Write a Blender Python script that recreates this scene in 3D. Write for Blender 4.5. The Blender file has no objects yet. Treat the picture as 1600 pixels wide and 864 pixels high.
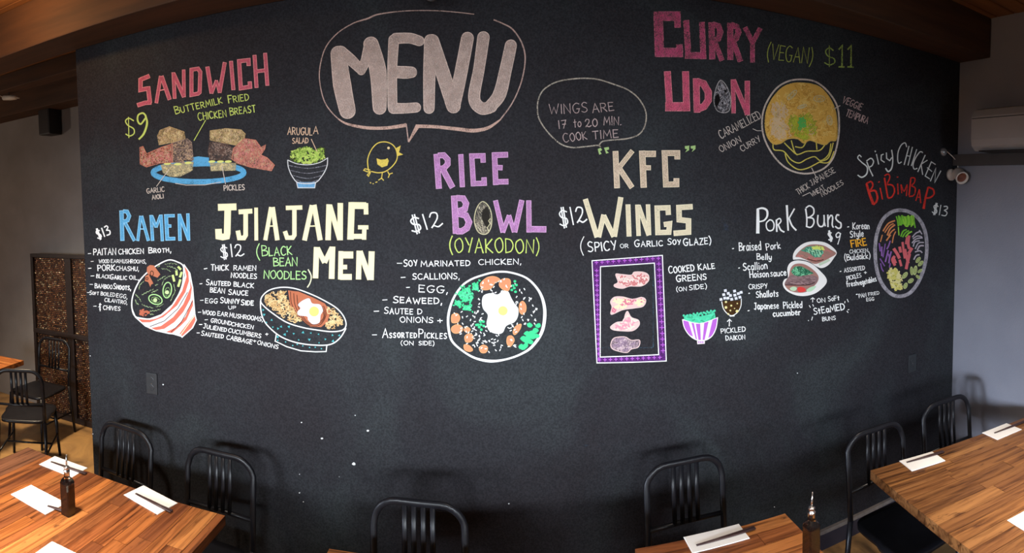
import bpy, bmesh, math, random
from math import sin, cos, pi, radians
from mathutils import Vector, Matrix, geometry

# ------------------------------------------------------------------ camera (the photo is a hand-swept panorama)
SC = bpy.context.scene
COL = SC.collection
F_, PITCH, ROLL, YAW, CY = 856.64, 0.0475, -0.0148, 0.0671, 347.82
HC = 2.1
CAM = Vector((0, 0, HC))
_cp, _sp = cos(PITCH), sin(PITCH)
_F = Vector((sin(YAW)*_cp, cos(YAW)*_cp, -_sp))
_R = Vector((cos(YAW), -sin(YAW), 0))
_U = _R.cross(_F)
R2 = _R*cos(ROLL) + _U*sin(ROLL)
U2 = _U*cos(ROLL) - _R*sin(ROLL)
cd = bpy.data.cameras.new('camera')
cam = bpy.data.objects.new('camera', cd); COL.objects.link(cam)
m = Matrix((R2, U2, -_F)).transposed().to_4x4(); m.translation = CAM
cam.matrix_world = m
cd.type = 'PANO'; cd.panorama_type = 'CENTRAL_CYLINDRICAL'
cd.central_cylindrical_range_u_min = -800/F_
cd.central_cylindrical_range_u_max = 800/F_
cd.central_cylindrical_range_v_min = (CY-864)/F_
cd.central_cylindrical_range_v_max = CY/F_
cd.central_cylindrical_radius = 1.0
cd.clip_start = 0.02; cd.clip_end = 200
SC.camera = cam

# ------------------------------------------------------------------ world, lights, exposure
w = bpy.data.worlds.new('world'); SC.world = w; w.use_nodes = True
bg = w.node_tree.nodes['Background']; bg.inputs[0].default_value = (0.55, 0.68, 0.9, 1); bg.inputs[1].default_value = 0.06
SC.view_settings.view_transform = 'Standard'
SC.view_settings.look = 'None'
SC.view_settings.exposure = 0.0
SC.view_settings.gamma = 1.0
SC.view_settings.use_curve_mapping = False
if hasattr(SC, 'cycles'): SC.cycles.transparent_max_bounces = 48

def area(name, loc, target, sx, sy, power, color, spread=180):
    l = bpy.data.lights.new(name, 'AREA'); l.shape = 'RECTANGLE'; l.size = sx; l.size_y = sy
    l.energy = power; l.color = color; l.spread = radians(spread)
    o = bpy.data.objects.new(name, l); COL.objects.link(o)
    o.location = loc
    o.rotation_euler = (Vector(target)-Vector(loc)).to_track_quat('-Z', 'Y').to_euler()
    return o
# daylight through the three shop windows behind the photographer, coming in and down from the sky
for wx, pw_ in ((-3.0, 54), (0.0, 43), (2.1, 22)):
    area('window_daylight', (wx, -3.6, 1.62), (wx*0.5, 2.5, 0.35), 1.6, 1.2, pw_, (0.84, 0.92, 1.0), 57)
# downlights over the tables, above the top edge of the photo
for lx, ly, pw_ in ((-1.75, 1.1, 24), (0.4, 0.85, 14), (2.1, 0.9, 17)):
    area('table_downlight', (lx, ly, 3.15), (lx, ly+0.12, 0.75), 0.25, 0.25, pw_, (1.0, 0.86, 0.70), 62)
def bulb(name, loc, power, color, r=0.06):
    l = bpy.data.lights.new(name, 'POINT'); l.energy = power; l.color = color; l.shadow_soft_size = r
    o = bpy.data.objects.new(name, l); COL.objects.link(o); o.location = loc
    return o
bulb('ceiling_bulb', (-2.2, 1.86, 3.2), 12, (1.0, 0.55, 0.22), 0.03)
bulb('ceiling_bulb', (-3.4, -0.4, 2.6), 8, (1.0, 0.62, 0.34))
bulb('rear_room_bulb', (-5.4, 1.4, 2.2), 44, (1.0, 0.84, 0.70))
area('rear_fill_light', (-3.5, 2.75, 3.1), (-3.3, 3.1, 0), 0.3, 0.3, 26, (1.0, 0.80, 0.55), 80)  # added fill lamp, brightens the floor of the back area
area('side_fill_light', (-6.9, -1.9, 1.4), (3.06, 1.6, 0.05), 1.6, 0.8, 33, (0.72, 0.82, 1.0), 27)  # added cool fill, brightens the lower part of the right wall

# ------------------------------------------------------------------ measures of the room
D = 2.5427          # the chalkboard wall stands at y = D
ZT = 3.097
XL, XR = -2.209, 3.0634
YR = 4.1            # far wall of the back area

# ------------------------------------------------------------------ materials
MATS = {}
def nodes(name, rough=0.6, metal=0.0, base=(0.5, 0.5, 0.5), spec=0.5):
    mt = bpy.data.materials.new(name); mt.use_nodes = True
    nt = mt.node_tree; b = nt.nodes['Principled BSDF']
    b.inputs['Base Color'].default_value = (*base, 1); b.inputs['Roughness'].default_value = rough
    b.inputs['Metallic'].default_value = metal; b.inputs['Specular IOR Level'].default_value = spec
    MATS[name] = mt
    return mt, nt, b
def N(nt, t, **kw):
    n = nt.nodes.new(t)
    for k, v in kw.items():
        if k in n.inputs: n.inputs[k].default_value = v
        else: setattr(n, k, v)
    return n
def ramp(nt, stops):
    r = nt.nodes.new('ShaderNodeValToRGB'); e = r.color_ramp.elements
    while len(e) < len(stops): e.new(0.5)
    for i, (p, c) in enumerate(stops): e[i].position = p; e[i].color = (*c, 1) if len(c) == 3 else c
    return r
def noisy(name, c1, c2, scale=8, rough=0.6, metal=0, bump=0.0, bscale=60, spec=0.5, detail=6, vec=None):
    mt, nt, b = nodes(name, rough, metal, spec=spec)
    tc = N(nt, 'ShaderNodeTexCoord')
    n = N(nt, 'ShaderNodeTexNoise', Scale=scale, Detail=detail)
    src = tc.outputs['Object']
    if vec:
        mp = N(nt, 'ShaderNodeMapping'); mp.inputs['Scale'].default_value = vec
        nt.links.new(src, mp.inputs[0]); src = mp.outputs[0]
    nt.links.new(src, n.inputs['Vector'])
    r = ramp(nt, [(0.3, c1), (0.7, c2)])
    nt.links.new(n.outputs[0], r.inputs[0]); nt.links.new(r.outputs[0], b.inputs['Base Color'])
    if bump:
        n2 = N(nt, 'ShaderNodeTexNoise', Scale=bscale, Detail=4)
        nt.links.new(tc.outputs['Object'], n2.inputs['Vector'])
        bp = N(nt, 'ShaderNodeBump', Strength=bump, Distance=0.01)
        nt.links.new(n2.outputs[0], bp.inputs['Height']); nt.links.new(bp.outputs[0], b.inputs['Normal'])
    return mt

# chalkboard paint: nearly black, faint wiped chalk clouds
mt, nt, b = nodes('chalkboard', 0.6, spec=0.07)
tc = N(nt, 'ShaderNodeTexCoord')
n1 = N(nt, 'ShaderNodeTexNoise', Scale=1.1, Detail=7, Roughness=0.6, Distortion=0.6)
n2 = N(nt, 'ShaderNodeTexNoise', Scale=130, Detail=3)
nt.links.new(tc.outputs['Object'], n1.inputs['Vector']); nt.links.new(tc.outputs['Object'], n2.inputs['Vector'])
r1 = ramp(nt, [(0.30, (0.023, 0.020, 0.023)), (0.50, (0.026, 0.026, 0.030)), (0.70, (0.036, 0.042, 0.045))])
nt.links.new(n1.outputs[0], r1.inputs[0])
r2 = ramp(nt, [(0.35, (0.75, 0.75, 0.75)), (0.65, (1.25, 1.25, 1.25))])
nt.links.new(n2.outputs[0], r2.inputs[0])
mx = N(nt, 'ShaderNodeMix', data_type='RGBA', blend_type='MULTIPLY'); mx.inputs[0].default_value = 1
nt.links.new(r1.outputs[0], mx.inputs[6]); nt.links.new(r2.outputs[0], mx.inputs[7])
nt.links.new(mx.outputs[2], b.inputs['Base Color'])
bp = N(nt, 'ShaderNodeBump', Strength=0.12, Distance=0.004)
nt.links.new(n2.outputs[0], bp.inputs['Height']); nt.links.new(bp.outputs[0], b.inputs['Normal'])

# chalk: colour and cover from the mesh's colour attribute, grain breaks the cover
mt, nt, b = nodes('chalk', 0.95, spec=0.1)
at_ = N(nt, 'ShaderNodeAttribute', attribute_name='chalk')
tc = N(nt, 'ShaderNodeTexCoord')
g = N(nt, 'ShaderNodeTexNoise', Scale=240, Detail=3, Roughness=0.7)
mp = N(nt, 'ShaderNodeMapping'); mp.inputs['Scale'].default_value = (1.5, 1, 0.6); mp.inputs['Rotation'].default_value = (0, 0.35, 0)
nt.links.new(tc.outputs['Object'], mp.inputs[0]); nt.links.new(mp.outputs[0], g.inputs['Vector'])
g2 = N(nt, 'ShaderNodeTexNoise', Scale=22, Detail=4)
nt.links.new(tc.outputs['Object'], g2.inputs['Vector'])
a1 = N(nt, 'ShaderNodeMath', operation='ADD'); nt.links.new(g.outputs[0], a1.inputs[0])
a0 = N(nt, 'ShaderNodeMath', operation='MULTIPLY_ADD'); a0.inputs[1].default_value = 0.5; a0.inputs[2].default_value = -0.25
nt.links.new(g2.outputs[0], a0.inputs[0]); nt.links.new(a0.outputs[0], a1.inputs[1])
a2 = N(nt, 'ShaderNodeMath', operation='ADD'); nt.links.new(a1.outputs[0], a2.inputs[0]); nt.links.new(at_.outputs['Alpha'], a2.inputs[1])
mr = N(nt, 'ShaderNodeMapRange'); mr.inputs['From Min'].default_value = 0.82; mr.inputs['From Max'].default_value = 1.12
nt.links.new(a2.outputs[0], mr.inputs['Value'])
nt.links.new(at_.outputs['Color'], b.inputs['Base Color']); nt.links.new(mr.outputs[0], b.inputs['Alpha'])

# reclaimed timber planks
def wood(name, stops, dark=(0.07, 0.025, 0.01)):
    mt, nt, b = nodes(name, 0.42, spec=0.4)
    tc = N(nt, 'ShaderNodeTexCoord'); oi = N(nt, 'ShaderNodeObjectInfo')
    r = ramp(nt, stops); nt.links.new(oi.outputs['Random'], r.inputs[0])
    off = N(nt, 'ShaderNodeVectorMath', operation='SCALE'); off.inputs[0].default_value = (37, 71, 19)
    nt.links.new(oi.outputs['Random'], off.inputs['Scale'])
    ad = N(nt, 'ShaderNodeVectorMath', operation='ADD')
    nt.links.new(tc.outputs['Object'], ad.inputs[0]); nt.links.new(off.outputs[0], ad.inputs[1])
    mp = N(nt, 'ShaderNodeMapping'); mp.inputs['Scale'].default_value = (2.2, 42, 42)
    nt.links.new(ad.outputs[0], mp.inputs[0])
    g = N(nt, 'ShaderNodeTexNoise', Scale=1.0, Detail=7, Roughness=0.65, Distortion=0.7)
    nt.links.new(mp.outputs[0], g.inputs['Vector'])
    gr = ramp(nt, [(0.32, (0.16, 0.12, 0.10)), (0.44, (0.64, 0.57, 0.52)), (0.55, (1.05, 1.02, 1.0)), (0.68, (1.25, 1.25, 1.2)), (0.78, (0.6, 0.5, 0.45))])
    nt.links.new(g.outputs[0], gr.inputs[0])
    mx = N(nt, 'ShaderNodeMix', data_type='RGBA', blend_type='MULTIPLY'); mx.inputs[0].default_value = 1
    nt.links.new(r.outputs[0], mx.inputs[6]); nt.links.new(gr.outputs[0], mx.inputs[7])
    mp2 = N(nt, 'ShaderNodeMapping'); mp2.inputs['Scale'].default_value = (5, 15, 15)
    nt.links.new(ad.outputs[0], mp2.inputs[0])
    k = N(nt, 'ShaderNodeTexNoise', Scale=1.3, Detail=5, Roughness=0.7)
    nt.links.new(mp2.outputs[0], k.inputs['Vector'])
    kr = ramp(nt, [(0.60, (0, 0, 0)), (0.70, (1, 1, 1))]); nt.links.new(k.outputs[0], kr.inputs[0])
    m2 = N(nt, 'ShaderNodeMix', data_type='RGBA'); nt.links.new(kr.outputs[0], m2.inputs[0])
    nt.links.new(mx.outputs[2], m2.inputs[6]); m2.inputs[7].default_value = (*dark, 1)
    nt.links.new(m2.outputs[2], b.inputs['Base Color'])
    bp = N(nt, 'ShaderNodeBump', Strength=0.15, Distance=0.002)
    nt.links.new(g.outputs[0], bp.inputs['Height']); nt.links.new(bp.outputs[0], b.inputs['Normal'])
    return mt
wood('table_wood', [(0.0, (0.19, 0.060, 0.020)), (0.25, (0.42, 0.145, 0.036)), (0.45, (0.27, 0.085, 0.025)), (0.7, (0.47, 0.19, 0.055)), (0.85, (0.33, 0.11, 0.03)), (1.0, (0.15, 0.052, 0.020))])
wood('table_wood_brown', [(0.0, (0.14, 0.060, 0.022)), (0.25, (0.28, 0.125, 0.040)), (0.45, (0.19, 0.080, 0.028)), (0.7, (0.34, 0.165, 0.058)), (0.85, (0.22, 0.095, 0.032)), (1.0, (0.12, 0.050, 0.020))])
wood('end_wood', [(0.0, (0.16, 0.065, 0.03)), (1.0, (0.22, 0.09, 0.045))])
noisy('ceiling_wood', (0.16, 0.065, 0.02), (0.28, 0.115, 0.035), 2, 0.7, vec=(1, 10, 10))
noisy('beam_wood', (0.045, 0.020, 0.009), (0.085, 0.036, 0.014), 2, 0.75, vec=(1, 10, 10))
noisy('rear_wall_paint', (0.20, 0.18, 0.17), (0.25, 0.23, 0.22), 3, 0.8, bump=0.1)
noisy('grey_wall_paint', (0.22, 0.225, 0.26), (0.27, 0.275, 0.31), 2.2, 0.6, bump=0.15, bscale=90)
noisy('plaster', (0.22, 0.2, 0.18), (0.28, 0.26, 0.23), 2, 0.85)
# stained concrete
mt, nt, b = nodes('concrete_floor', 0.35, spec=0.5)
tc = N(nt, 'ShaderNodeTexCoord')
n1 = N(nt, 'ShaderNodeTexNoise', Scale=2.2, Detail=8, Roughness=0.65, Distortion=1.2)
nt.links.new(tc.outputs['Object'], n1.inputs['Vector'])
r1 = ramp(nt, [(0.3, (0.10, 0.06, 0.03)), (0.45, (0.30, 0.17, 0.07)), (0.6, (0.42, 0.24, 0.09)), (0.75, (0.26, 0.18, 0.10))])
nt.links.new(n1.outputs[0], r1.inputs[0]); nt.links.new(r1.outputs[0], b.inputs['Base Color'])
noisy('black_enamel', (0.006, 0.006, 0.008), (0.010, 0.010, 0.013), 20, 0.34, spec=0.28)
noisy('dark_metal', (0.010, 0.009, 0.009), (0.02, 0.017, 0.016), 20, 0.45, spec=0.5)
noisy('screen_frame', (0.012, 0.007, 0.006), (0.022, 0.012, 0.010), 20, 0.5)
noisy('baseboard_paint', (0.025, 0.026, 0.045), (0.04, 0.04, 0.06), 8, 0.5)
noisy('baseboard_cap', (0.16, 0.14, 0.13), (0.24, 0.21, 0.19), 30, 0.6)
noisy('paper', (0.84, 0.84, 0.85), (0.9, 0.9, 0.9), 10, 0.9)
noisy('chopstick_wood', (0.035, 0.018, 0.018), (0.07, 0.035, 0.033), 40, 0.45, vec=(1, 8, 8))
noisy('white_enamel', (0.62, 0.56, 0.50), (0.7, 0.64, 0.57), 10, 0.35)
noisy('strip_paint', (0.055, 0.05, 0.05), (0.075, 0.068, 0.066), 6, 0.7)
noisy('rust_inside', (0.16, 0.05, 0.03), (0.25, 0.09, 0.05), 30, 0.7)
noisy('air_conditioner_plastic', (0.36, 0.35, 0.35), (0.42, 0.41, 0.41), 3, 0.5)
noisy('steel', (0.45, 0.42, 0.4), (0.6, 0.57, 0.54), 10, 0.25, metal=1.0)
noisy('silver_cap', (0.25, 0.27, 0.28), (0.4, 0.42, 0.43), 60, 0.35, metal=0.6)
noisy('plate_paint', (0.018, 0.020, 0.023), (0.024, 0.027, 0.030), 30, 0.4)
mt, nt, b = nodes('glass', 0.03, base=(0.85, 0.9, 0.85)); b.inputs['Transmission Weight'].default_value = 1.0; b.inputs['IOR'].default_value = 1.45
mt, nt, b = nodes('soy_sauce', 0.06, base=(0.020, 0.006, 0.004), spec=0.6)
# copper scales, colour differs from piece to piece
mt, nt, b = nodes('copper_scale', 0.38, 0.45, spec=0.5)
at2 = N(nt, 'ShaderNodeAttribute', attribute_name='tint'); nt.links.new(at2.outputs['Color'], b.inputs['Base Color'])

# ------------------------------------------------------------------ object helpers
def link(name, bm, mat, parent=None, smooth=False):
    me = bpy.data.meshes.new(name); bm.normal_update(); bm.to_mesh(me); bm.free()
    for mm in (mat if isinstance(mat, (list, tuple)) else [mat]): me.materials.append(MATS[mm])
    if smooth:
        for p in me.polygons: p.use_smooth = True
    o = bpy.data.objects.new(name, me); COL.objects.link(o)
    if parent: o.parent = parent
    return o
def tag(o, label=None, cat=None, group=None, kind=None):
    if label: o['label'] = label
    if cat: o['category'] = cat
    if group: o['group'] = group
    if kind: o['kind'] = kind
    return o
def empty(name, loc=(0, 0, 0), rz=0.0):
    o = bpy.data.objects.new(name, None); COL.objects.link(o); o.location = loc; o.rotation_euler.z = rz
    o.empty_display_size = 0.1
    return o
def box(bm, x0, x1, y0, y1, z0, z1, bevel=0, mi=0):
    vs = [bm.verts.new((x, y, z)) for z in (z0, z1) for (x, y) in ((x0, y0), (x1, y0), (x1, y1), (x0, y1))]
    fs = []
    for q in ((3, 2, 1, 0), (4, 5, 6, 7), (0, 1, 5, 4), (1, 2, 6, 5), (2, 3, 7, 6), (3, 0, 4, 7)):
        f = bm.faces.new([vs[i] for i in q]); f.material_index = mi; fs.append(f)
    if bevel:
        es = list({e for f in fs for e in f.edges})
        bmesh.ops.bevel(bm, geom=es, offset=bevel, segments=2, affect='EDGES', profile=0.6)
    return bm
def B(): return bmesh.new()
def tube(bm, pts, r, n=10, closed=False, flat=1.0, flatdir=None, cap=True):
    """tube along pts; r a number or one per point; flat scales the radius across flatdir"""
    P = [Vector(p) for p in pts]; rings = []; M = len(P)
    prev = None
    for i, p in enumerate(P):
        a = P[(i-1) % M] if (i > 0 or closed) else P[i]
        c = P[(i+1) % M] if (i < M-1 or closed) else P[i]
        t = (c-a).normalized()
        ref = flatdir if flatdir else (prev if prev else (Vector((0, 0, 1)) if abs(t.z) < 0.9 else Vector((1, 0, 0))))
        u = (Vector(ref)-t*t.dot(Vector(ref)))
        if u.length < 1e-4: u = Vector((0.3, 1, 0.2)).cross(t)
        u.normalize(); v = t.cross(u); prev = u
        rr = r[i] if isinstance(r, (list, tuple)) else r
        rings.append([bm.verts.new(p + u*cos(2*pi*k/n)*rr*flat + v*sin(2*pi*k/n)*rr) for k in range(n)])
    for i in range(M if closed else M-1):
        A, C = rings[i], rings[(i+1) % M]
        for k in range(n): bm.faces.new((A[k], A[(k+1) % n], C[(k+1) % n], C[k]))
    if cap and not closed:
        bm.faces.new(rings[0][::-1]); bm.faces.new(rings[-1])
    return bm
def lathe(bm, prof, n=24, c=(0, 0, 0), axis=None, cap0=True, cap1=True):
    ax = Vector(axis).normalized() if axis else Vector((0, 0, 1))
    q = Vector((0, 0, 1)).rotation_difference(ax).to_matrix()
    rings = [[bm.verts.new(Vector(c)+q @ Vector((r*cos(2*pi*k/n), r*sin(2*pi*k/n), z))) for k in range(n)] for r, z in prof]
    for A, C in zip(rings, rings[1:]):
        for k in range(n): bm.faces.new((A[k], A[(k+1) % n], C[(k+1) % n], C[k]))
    if cap0: bm.faces.new(rings[0][::-1])
    if cap1: bm.faces.new(rings[-1])
    return bm
def copy_tree(o, parent=None):
    c = o.copy(); COL.objects.link(c); c.parent = parent
    for ch in list(o.children): copy_tree(ch, c)
    return c

# ------------------------------------------------------------------ the room
def struct(name, bm, mat, parent=None, smooth=False):
    o = link(name, bm, mat, parent, smooth); tag(o, kind='structure') if parent is None else None
    return o
wall = struct('wall_back', box(B(), XL, XR, D, D+0.16, 0, 3.34), 'chalkboard')
struct('wall_far', box(B(), -7.2, XL+2.5, YR, YR+0.15, 0, 3.45), 'rear_wall_paint')
struct('wall_right', box(B(), XR, XR+0.15, -4.2, D+0.16, 0, 3.45), 'grey_wall_paint')
bm = B(); box(bm, -7.2, -7.05, -4.2, -2.8, 0, 3.45); box(bm, -7.2, -7.05, -1.0, YR, 0, 3.45); box(bm, -7.2, -7.05, -2.8, -1.0, 0, .85); box(bm, -7.2, -7.05, -2.8, -1.0, 2.3, 3.45)
struct('wall_left', bm, 'plaster')
bm = B()
for q in ((-2.8, -2.74, .85, 2.3), (-1.06, -1.0, .85, 2.3), (-2.8, -1.0, .85, .91), (-2.8, -1.0, 2.24, 2.3), (-1.93, -1.87, .85, 2.3)): box(bm, -7.16, -7.09, *q)
struct('window_4', bm, 'dark_metal')  # unseen window frame, added to go with the side fill light
struct('floor', box(B(), -7.2, XR+0.15, -4.2, YR+0.15, -0.1, 0), 'concrete_floor')
struct('baseboard_back', box(box(B(), XL, XR, D-0.014, D, 0, 0.10), XL, XR, D-0.02, D, 0.10, 0.122, mi=1), ['baseboard_paint', 'baseboard_cap'])
# window wall behind the photographer: three openings with frames
bm = B(); ox = [(-3.9, -2.1), (-0.9, 0.9), (1.2, 2.95)]; x = -7.2
for a, c in ox:
    box(bm, x, a, -4.2, -4.05, 0, 3.45); x = c
box(bm, x, XR+0.15, -4.2, -4.05, 0, 3.45)
for a, c in ox:
    box(bm, a, c, -4.2, -4.05, 0, 0.85); box(bm, a, c, -4.2, -4.05, 2.6, 3.45)
struct('wall_front', bm, 'plaster')
for i, (a, c) in enumerate(ox):
    bm = B()
    for q in ((a, a+.06, .85, 2.6), (c-.06, c, .85, 2.6), (a, c, .85, .91), (a, c, 2.54, 2.6), ((a+c)/2-.025, (a+c)/2+.025, .85, 2.6)):
        box(bm, q[0], q[1], -4.16, -4.09, q[2], q[3])
    struct('window_%d' % (i+1), bm, 'dark_metal')
t = empty('shade_block', (-0.6, -1.15, 0)); tag(t, 'unseen dark block added to shade the lower chalkboard wall', 'light blocker')  # unseen block, added to keep low window light off the lower wall
link('body', box(B(), -2.6, 3.2, -.3, .3, 0, 1.16), 'dark_metal', t); link('block_top', box(B(), -2.65, 3.25, -.34, .34, 1.16, 1.2, .004), 'dark_metal', t)
# ceiling boards laid side by side above the beams
cl = struct('ceiling', box(B(), -7.2, XR+0.15, -4.2, YR+0.15, 3.365, 3.45), 'ceiling_wood')
for k in range(36):
    y0 = -0.9+k*0.142
    if y0 > 4.0: break
    o = link('board', box(B(), -7.05, XR, y0, y0+0.134, 3.34, 3.365, 0.004), 'ceiling_wood', cl)
# beams
def beam(x0, x1, y0, y1, z0, z1, label):
    o = link('ceiling_beam', box(B(), x0, x1, y0, y1, z0, z1, 0.008), 'beam_wood')
    return tag(o, label, 'beam')
beam(-7.04, XR-0.003, 2.27, D-0.004, 3.072, 3.34, 'dark wooden ceiling beam running along the top of the chalkboard wall')
beam(-7.04, XR-0.003, 1.05, 1.24, 3.16, 3.34, 'dark wooden ceiling beam out in front of the chalkboard wall')
beam(-7.04, XL-0.004, 3.26, 3.42, 3.20, 3.34, 'dark wooden beam crossing the back area above the spotlight and speaker')
beam(-7.04, XL-0.004, 3.82, 4.09, 3.12, 3.34, 'dark wooden beam against the far wall of the back area')

# ------------------------------------------------------------------ chalk on the wall: strokes given in the photo's frame, laid on the wall plane
def wp(x, y, off=0.0012):
    th = (x-800)/F_; v = (CY-y)/F_
    d = R2*sin(th) + _F*cos(th) + U2*v
    Y = D-off
    return CAM + d*(Y/d.y)
RND = random.Random(7)
class Chalk:
    def __init__(s, crop=(0, 0, 1)): s.v = []; s.f = []; s.c = []; s.crop = crop; s.k = 0
    def P(s, x, y): c = s.crop; return (c[0]+x/c[2], c[1]+y/c[2])
    def _face(s, pts, col, lay):
        s.k += 1; off = 0.0012+lay*0.00045+s.k*4e-6
        i = len(s.v); s.v += [wp(px, py, off) for px, py in pts]
        s.f.append(tuple(range(i, i+len(pts)))); s.c.append(col)
    def strip(s, L, R, col, lay, closed=False):
        n = len(L); i = len(s.v); s.k += 1; off = 0.0012+lay*0.00045+s.k*4e-6
        for a, b_ in zip(L, R):
            s.v.append(wp(*a, off)); s.v.append(wp(*b_, off))
        for k in range(n if closed else n-1):
            j = (k+1) % n
            s.f.append((i+2*k, i+2*k+1, i+2*j+1, i+2*j)); s.c.append(col)
    def line(s, pts, col, w=1.6, lay=2, closed=False, smooth=False, cap=0.0, raw=False, jit=0.0, rnd=False):
        """ribbon of width w (px) or one width per point"""
        if not raw: pts = [s.P(*p) for p in pts]
        ws = list(w) if isinstance(w, (list, tuple)) else [w]*len(pts)
        if smooth and len(pts) > 2:
            np_, nw = [], []
            M = len(pts); rng = range(M if closed else M-1)
            for i in rng:
                if closed: p0, p1, p2, p3 = pts[i-1], pts[i], pts[(i+1) % M], pts[(i+2) % M]
                else: p0, p1, p2, p3 = pts[max(i-1, 0)], pts[i], pts[i+1], pts[min(i+2, M-1)]
                L_ = math.hypot(p2[0]-p1[0], p2[1]-p1[1]); k = max(2, min(10, int(L_/1.5)))
                for t in range(k):
                    t /= k; t2 = t*t; t3 = t2*t
                    np_.append(tuple(0.5*((2*p1[a])+(-p0[a]+p2[a])*t+(2*p0[a]-5*p1[a]+4*p2[a]-p3[a])*t2+(-p0[a]+3*p1[a]-3*p2[a]+p3[a])*t3) for a in (0, 1)))
                    nw.append(ws[i]*(1-t)+ws[(i+1) % M]*t)
            if not closed: np_.append(pts[-1]); nw.append(ws[-1])
            pts, ws = np_, nw
        q = [pts[0]]; qw = [ws[0]]
        for p, ww in zip(pts[1:], ws[1:]):
            if math.hypot(p[0]-q[-1][0], p[1]-q[-1][1]) > 0.05: q.append(p); qw.append(ww)
        pts, ws = q, qw
        if len(pts) < 2: return
        M = len(pts); Ls, Rs = [], []
        for i in range(M):
            a = pts[i-1] if (i > 0 or closed) else None
            c = pts[(i+1) % M] if (i < M-1 or closed) else None
            p = pts[i]
            d1 = Vector((p[0]-a[0], p[1]-a[1])).normalized() if a else None
            d2 = Vector((c[0]-p[0], c[1]-p[1])).normalized() if c else None
            if d1 is None: d1 = d2
            if d2 is None: d2 = d1
            n1 = Vector((-d1.y, d1.x)); n2 = Vector((-d2.y, d2.x)); nn = n1+n2
            if nn.length < 0.2: nn = n1.copy()
            nn.normalize(); k = 1/max(0.5, nn.dot(n1)); h = ws[i]/2*(1+RND.uniform(-jit, jit))
            e = Vector((0, 0))
            if cap and not closed and i == 0: e = -d2*cap
            if cap and not closed and i == M-1: e = d1*cap
            Ls.append((p[0]+nn.x*h*k+e.x, p[1]+nn.y*h*k+e.y)); Rs.append((p[0]-nn.x*h*k+e.x, p[1]-nn.y*h*k+e.y))
        s.strip(Ls, Rs, col, lay, closed)
        if rnd and not closed:
            for idx in (0, -1):
                p = pts[idx]; h = ws[idx]/2
                s._face([(p[0]+h*cos(2*pi*k/20), p[1]+h*sin(2*pi*k/20)) for k in range(20)], col, lay)
    def poly(s, pts, col, lay=1, smooth=False, raw=False):
        if not raw: pts = [s.P(*p) for p in pts]
        if smooth: pts = s.curve(pts)
        s._face(pts, col, lay)
    @staticmethod
    def curve(pts):
        o = []; M = len(pts)
        for i in range(M):
            p0, p1, p2, p3 = pts[i-1], pts[i], pts[(i+1) % M], pts[(i+2) % M]
            for t in (0, .25, .5, .75):
                t2 = t*t; t3 = t2*t
                o.append(tuple(0.5*((2*p1[a])+(-p0[a]+p2[a])*t+(2*p0[a]-5*p1[a]+4*p2[a]-p3[a])*t2+(-p0[a]+3*p1[a]-3*p2[a]+p3[a])*t3) for a in (0, 1)))
        return o
    def block(s, strokes, col, edge, w, lay=2, ew=1.3):
        """block letters: a lighter edge under the filled strokes"""
        for st in strokes:
            cl_ = len(st) > 2 and st[0] == 'o'
            st2 = st[1:] if cl_ else st
            ww = w
            if isinstance(st2[0], (int, float)): ww = st2[0]; st2 = st2[1:]
            wpx = ww/s.crop[2]
            s.line(st2, edge, wpx+ew-.7, lay, closed=cl_, cap=ew/2-.35)
            s.line(st2, col, wpx-1.2, lay+1, closed=cl_, cap=-0.6, jit=.03)
    def ell(s, cx, cy, rx, ry, col, w=1.5, lay=2, rot=0, fill=False, n=36, raw=False):
        pts = []
        for k in range(n):
            a = 2*pi*k/n; x_, y_ = rx*cos(a), ry*sin(a)
            pts.append((cx+x_*cos(rot)-y_*sin(rot), cy+x_*sin(rot)+y_*cos(rot)))
        if fill: s.poly(pts, col, lay, raw=raw)
        else: s.line(pts, col, w, lay, closed=True, raw=raw)
    def inside(s, p, poly):
        c = False; j = len(poly)-1
        for i in range(len(poly)):
            a, b_ = poly[i], poly[j]
            if (a[1] > p[1]) != (b_[1] > p[1]) and p[0] < (b_[0]-a[0])*(p[1]-a[1])/(b_[1]-a[1])+a[0]: c = not c
            j = i
        return c
    def scrib(s, poly, cols, n=60, ln=14, w=1.0, lay=3, ang=None, wob=4, curl=False):
        """many short chalk strokes within the outline (coordinates of the crop)"""
        xs = [p[0] for p in poly]; ys = [p[1] for p in poly]; k = 0; tries = 0
        while k < n and tries < n*12:
            tries += 1
            x0, y0 = RND.uniform(min(xs), max(xs)), RND.uniform(min(ys), max(ys))
            a = RND.uniform(0, pi) if ang is None else ang+RND.uniform(-.3, .3)
            L_ = ln*RND.uniform(.5, 1.2)
            pts = []
            for t in range(5):
                u = (t/4-.5)*L_; v = wob*sin(t*2.1+RND.uniform(0, 6)) if curl else RND.uniform(-wob, wob)*.3
                pts.append((x0+u*cos(a)-v*sin(a), y0+u*sin(a)+v*cos(a)))
            if all(s.inside(p, poly) for p in pts):
                s.line(pts, RND.choice(cols), w, lay+RND.choice((0, .3, .6)), smooth=curl); k += 1
    def make(s, name, label=None, parent=None, kind=None):
        me = bpy.data.meshes.new(name); me.from_pydata([tuple(v) for v in s.v], [], s.f); me.materials.append(MATS['chalk'])
        at = me.color_attributes.new('chalk', 'FLOAT_COLOR', 'CORNER')
        vals = []
        for f, c in zip(s.f, s.c): vals += list(c)*len(f)
        at.data.foreach_set('color', vals)
        o = bpy.data.objects.new(name, me); COL.objects.link(o); o.parent = parent or wall
        if label: o['label'] = label
        if kind: o['kind'] = kind
        return o

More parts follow.
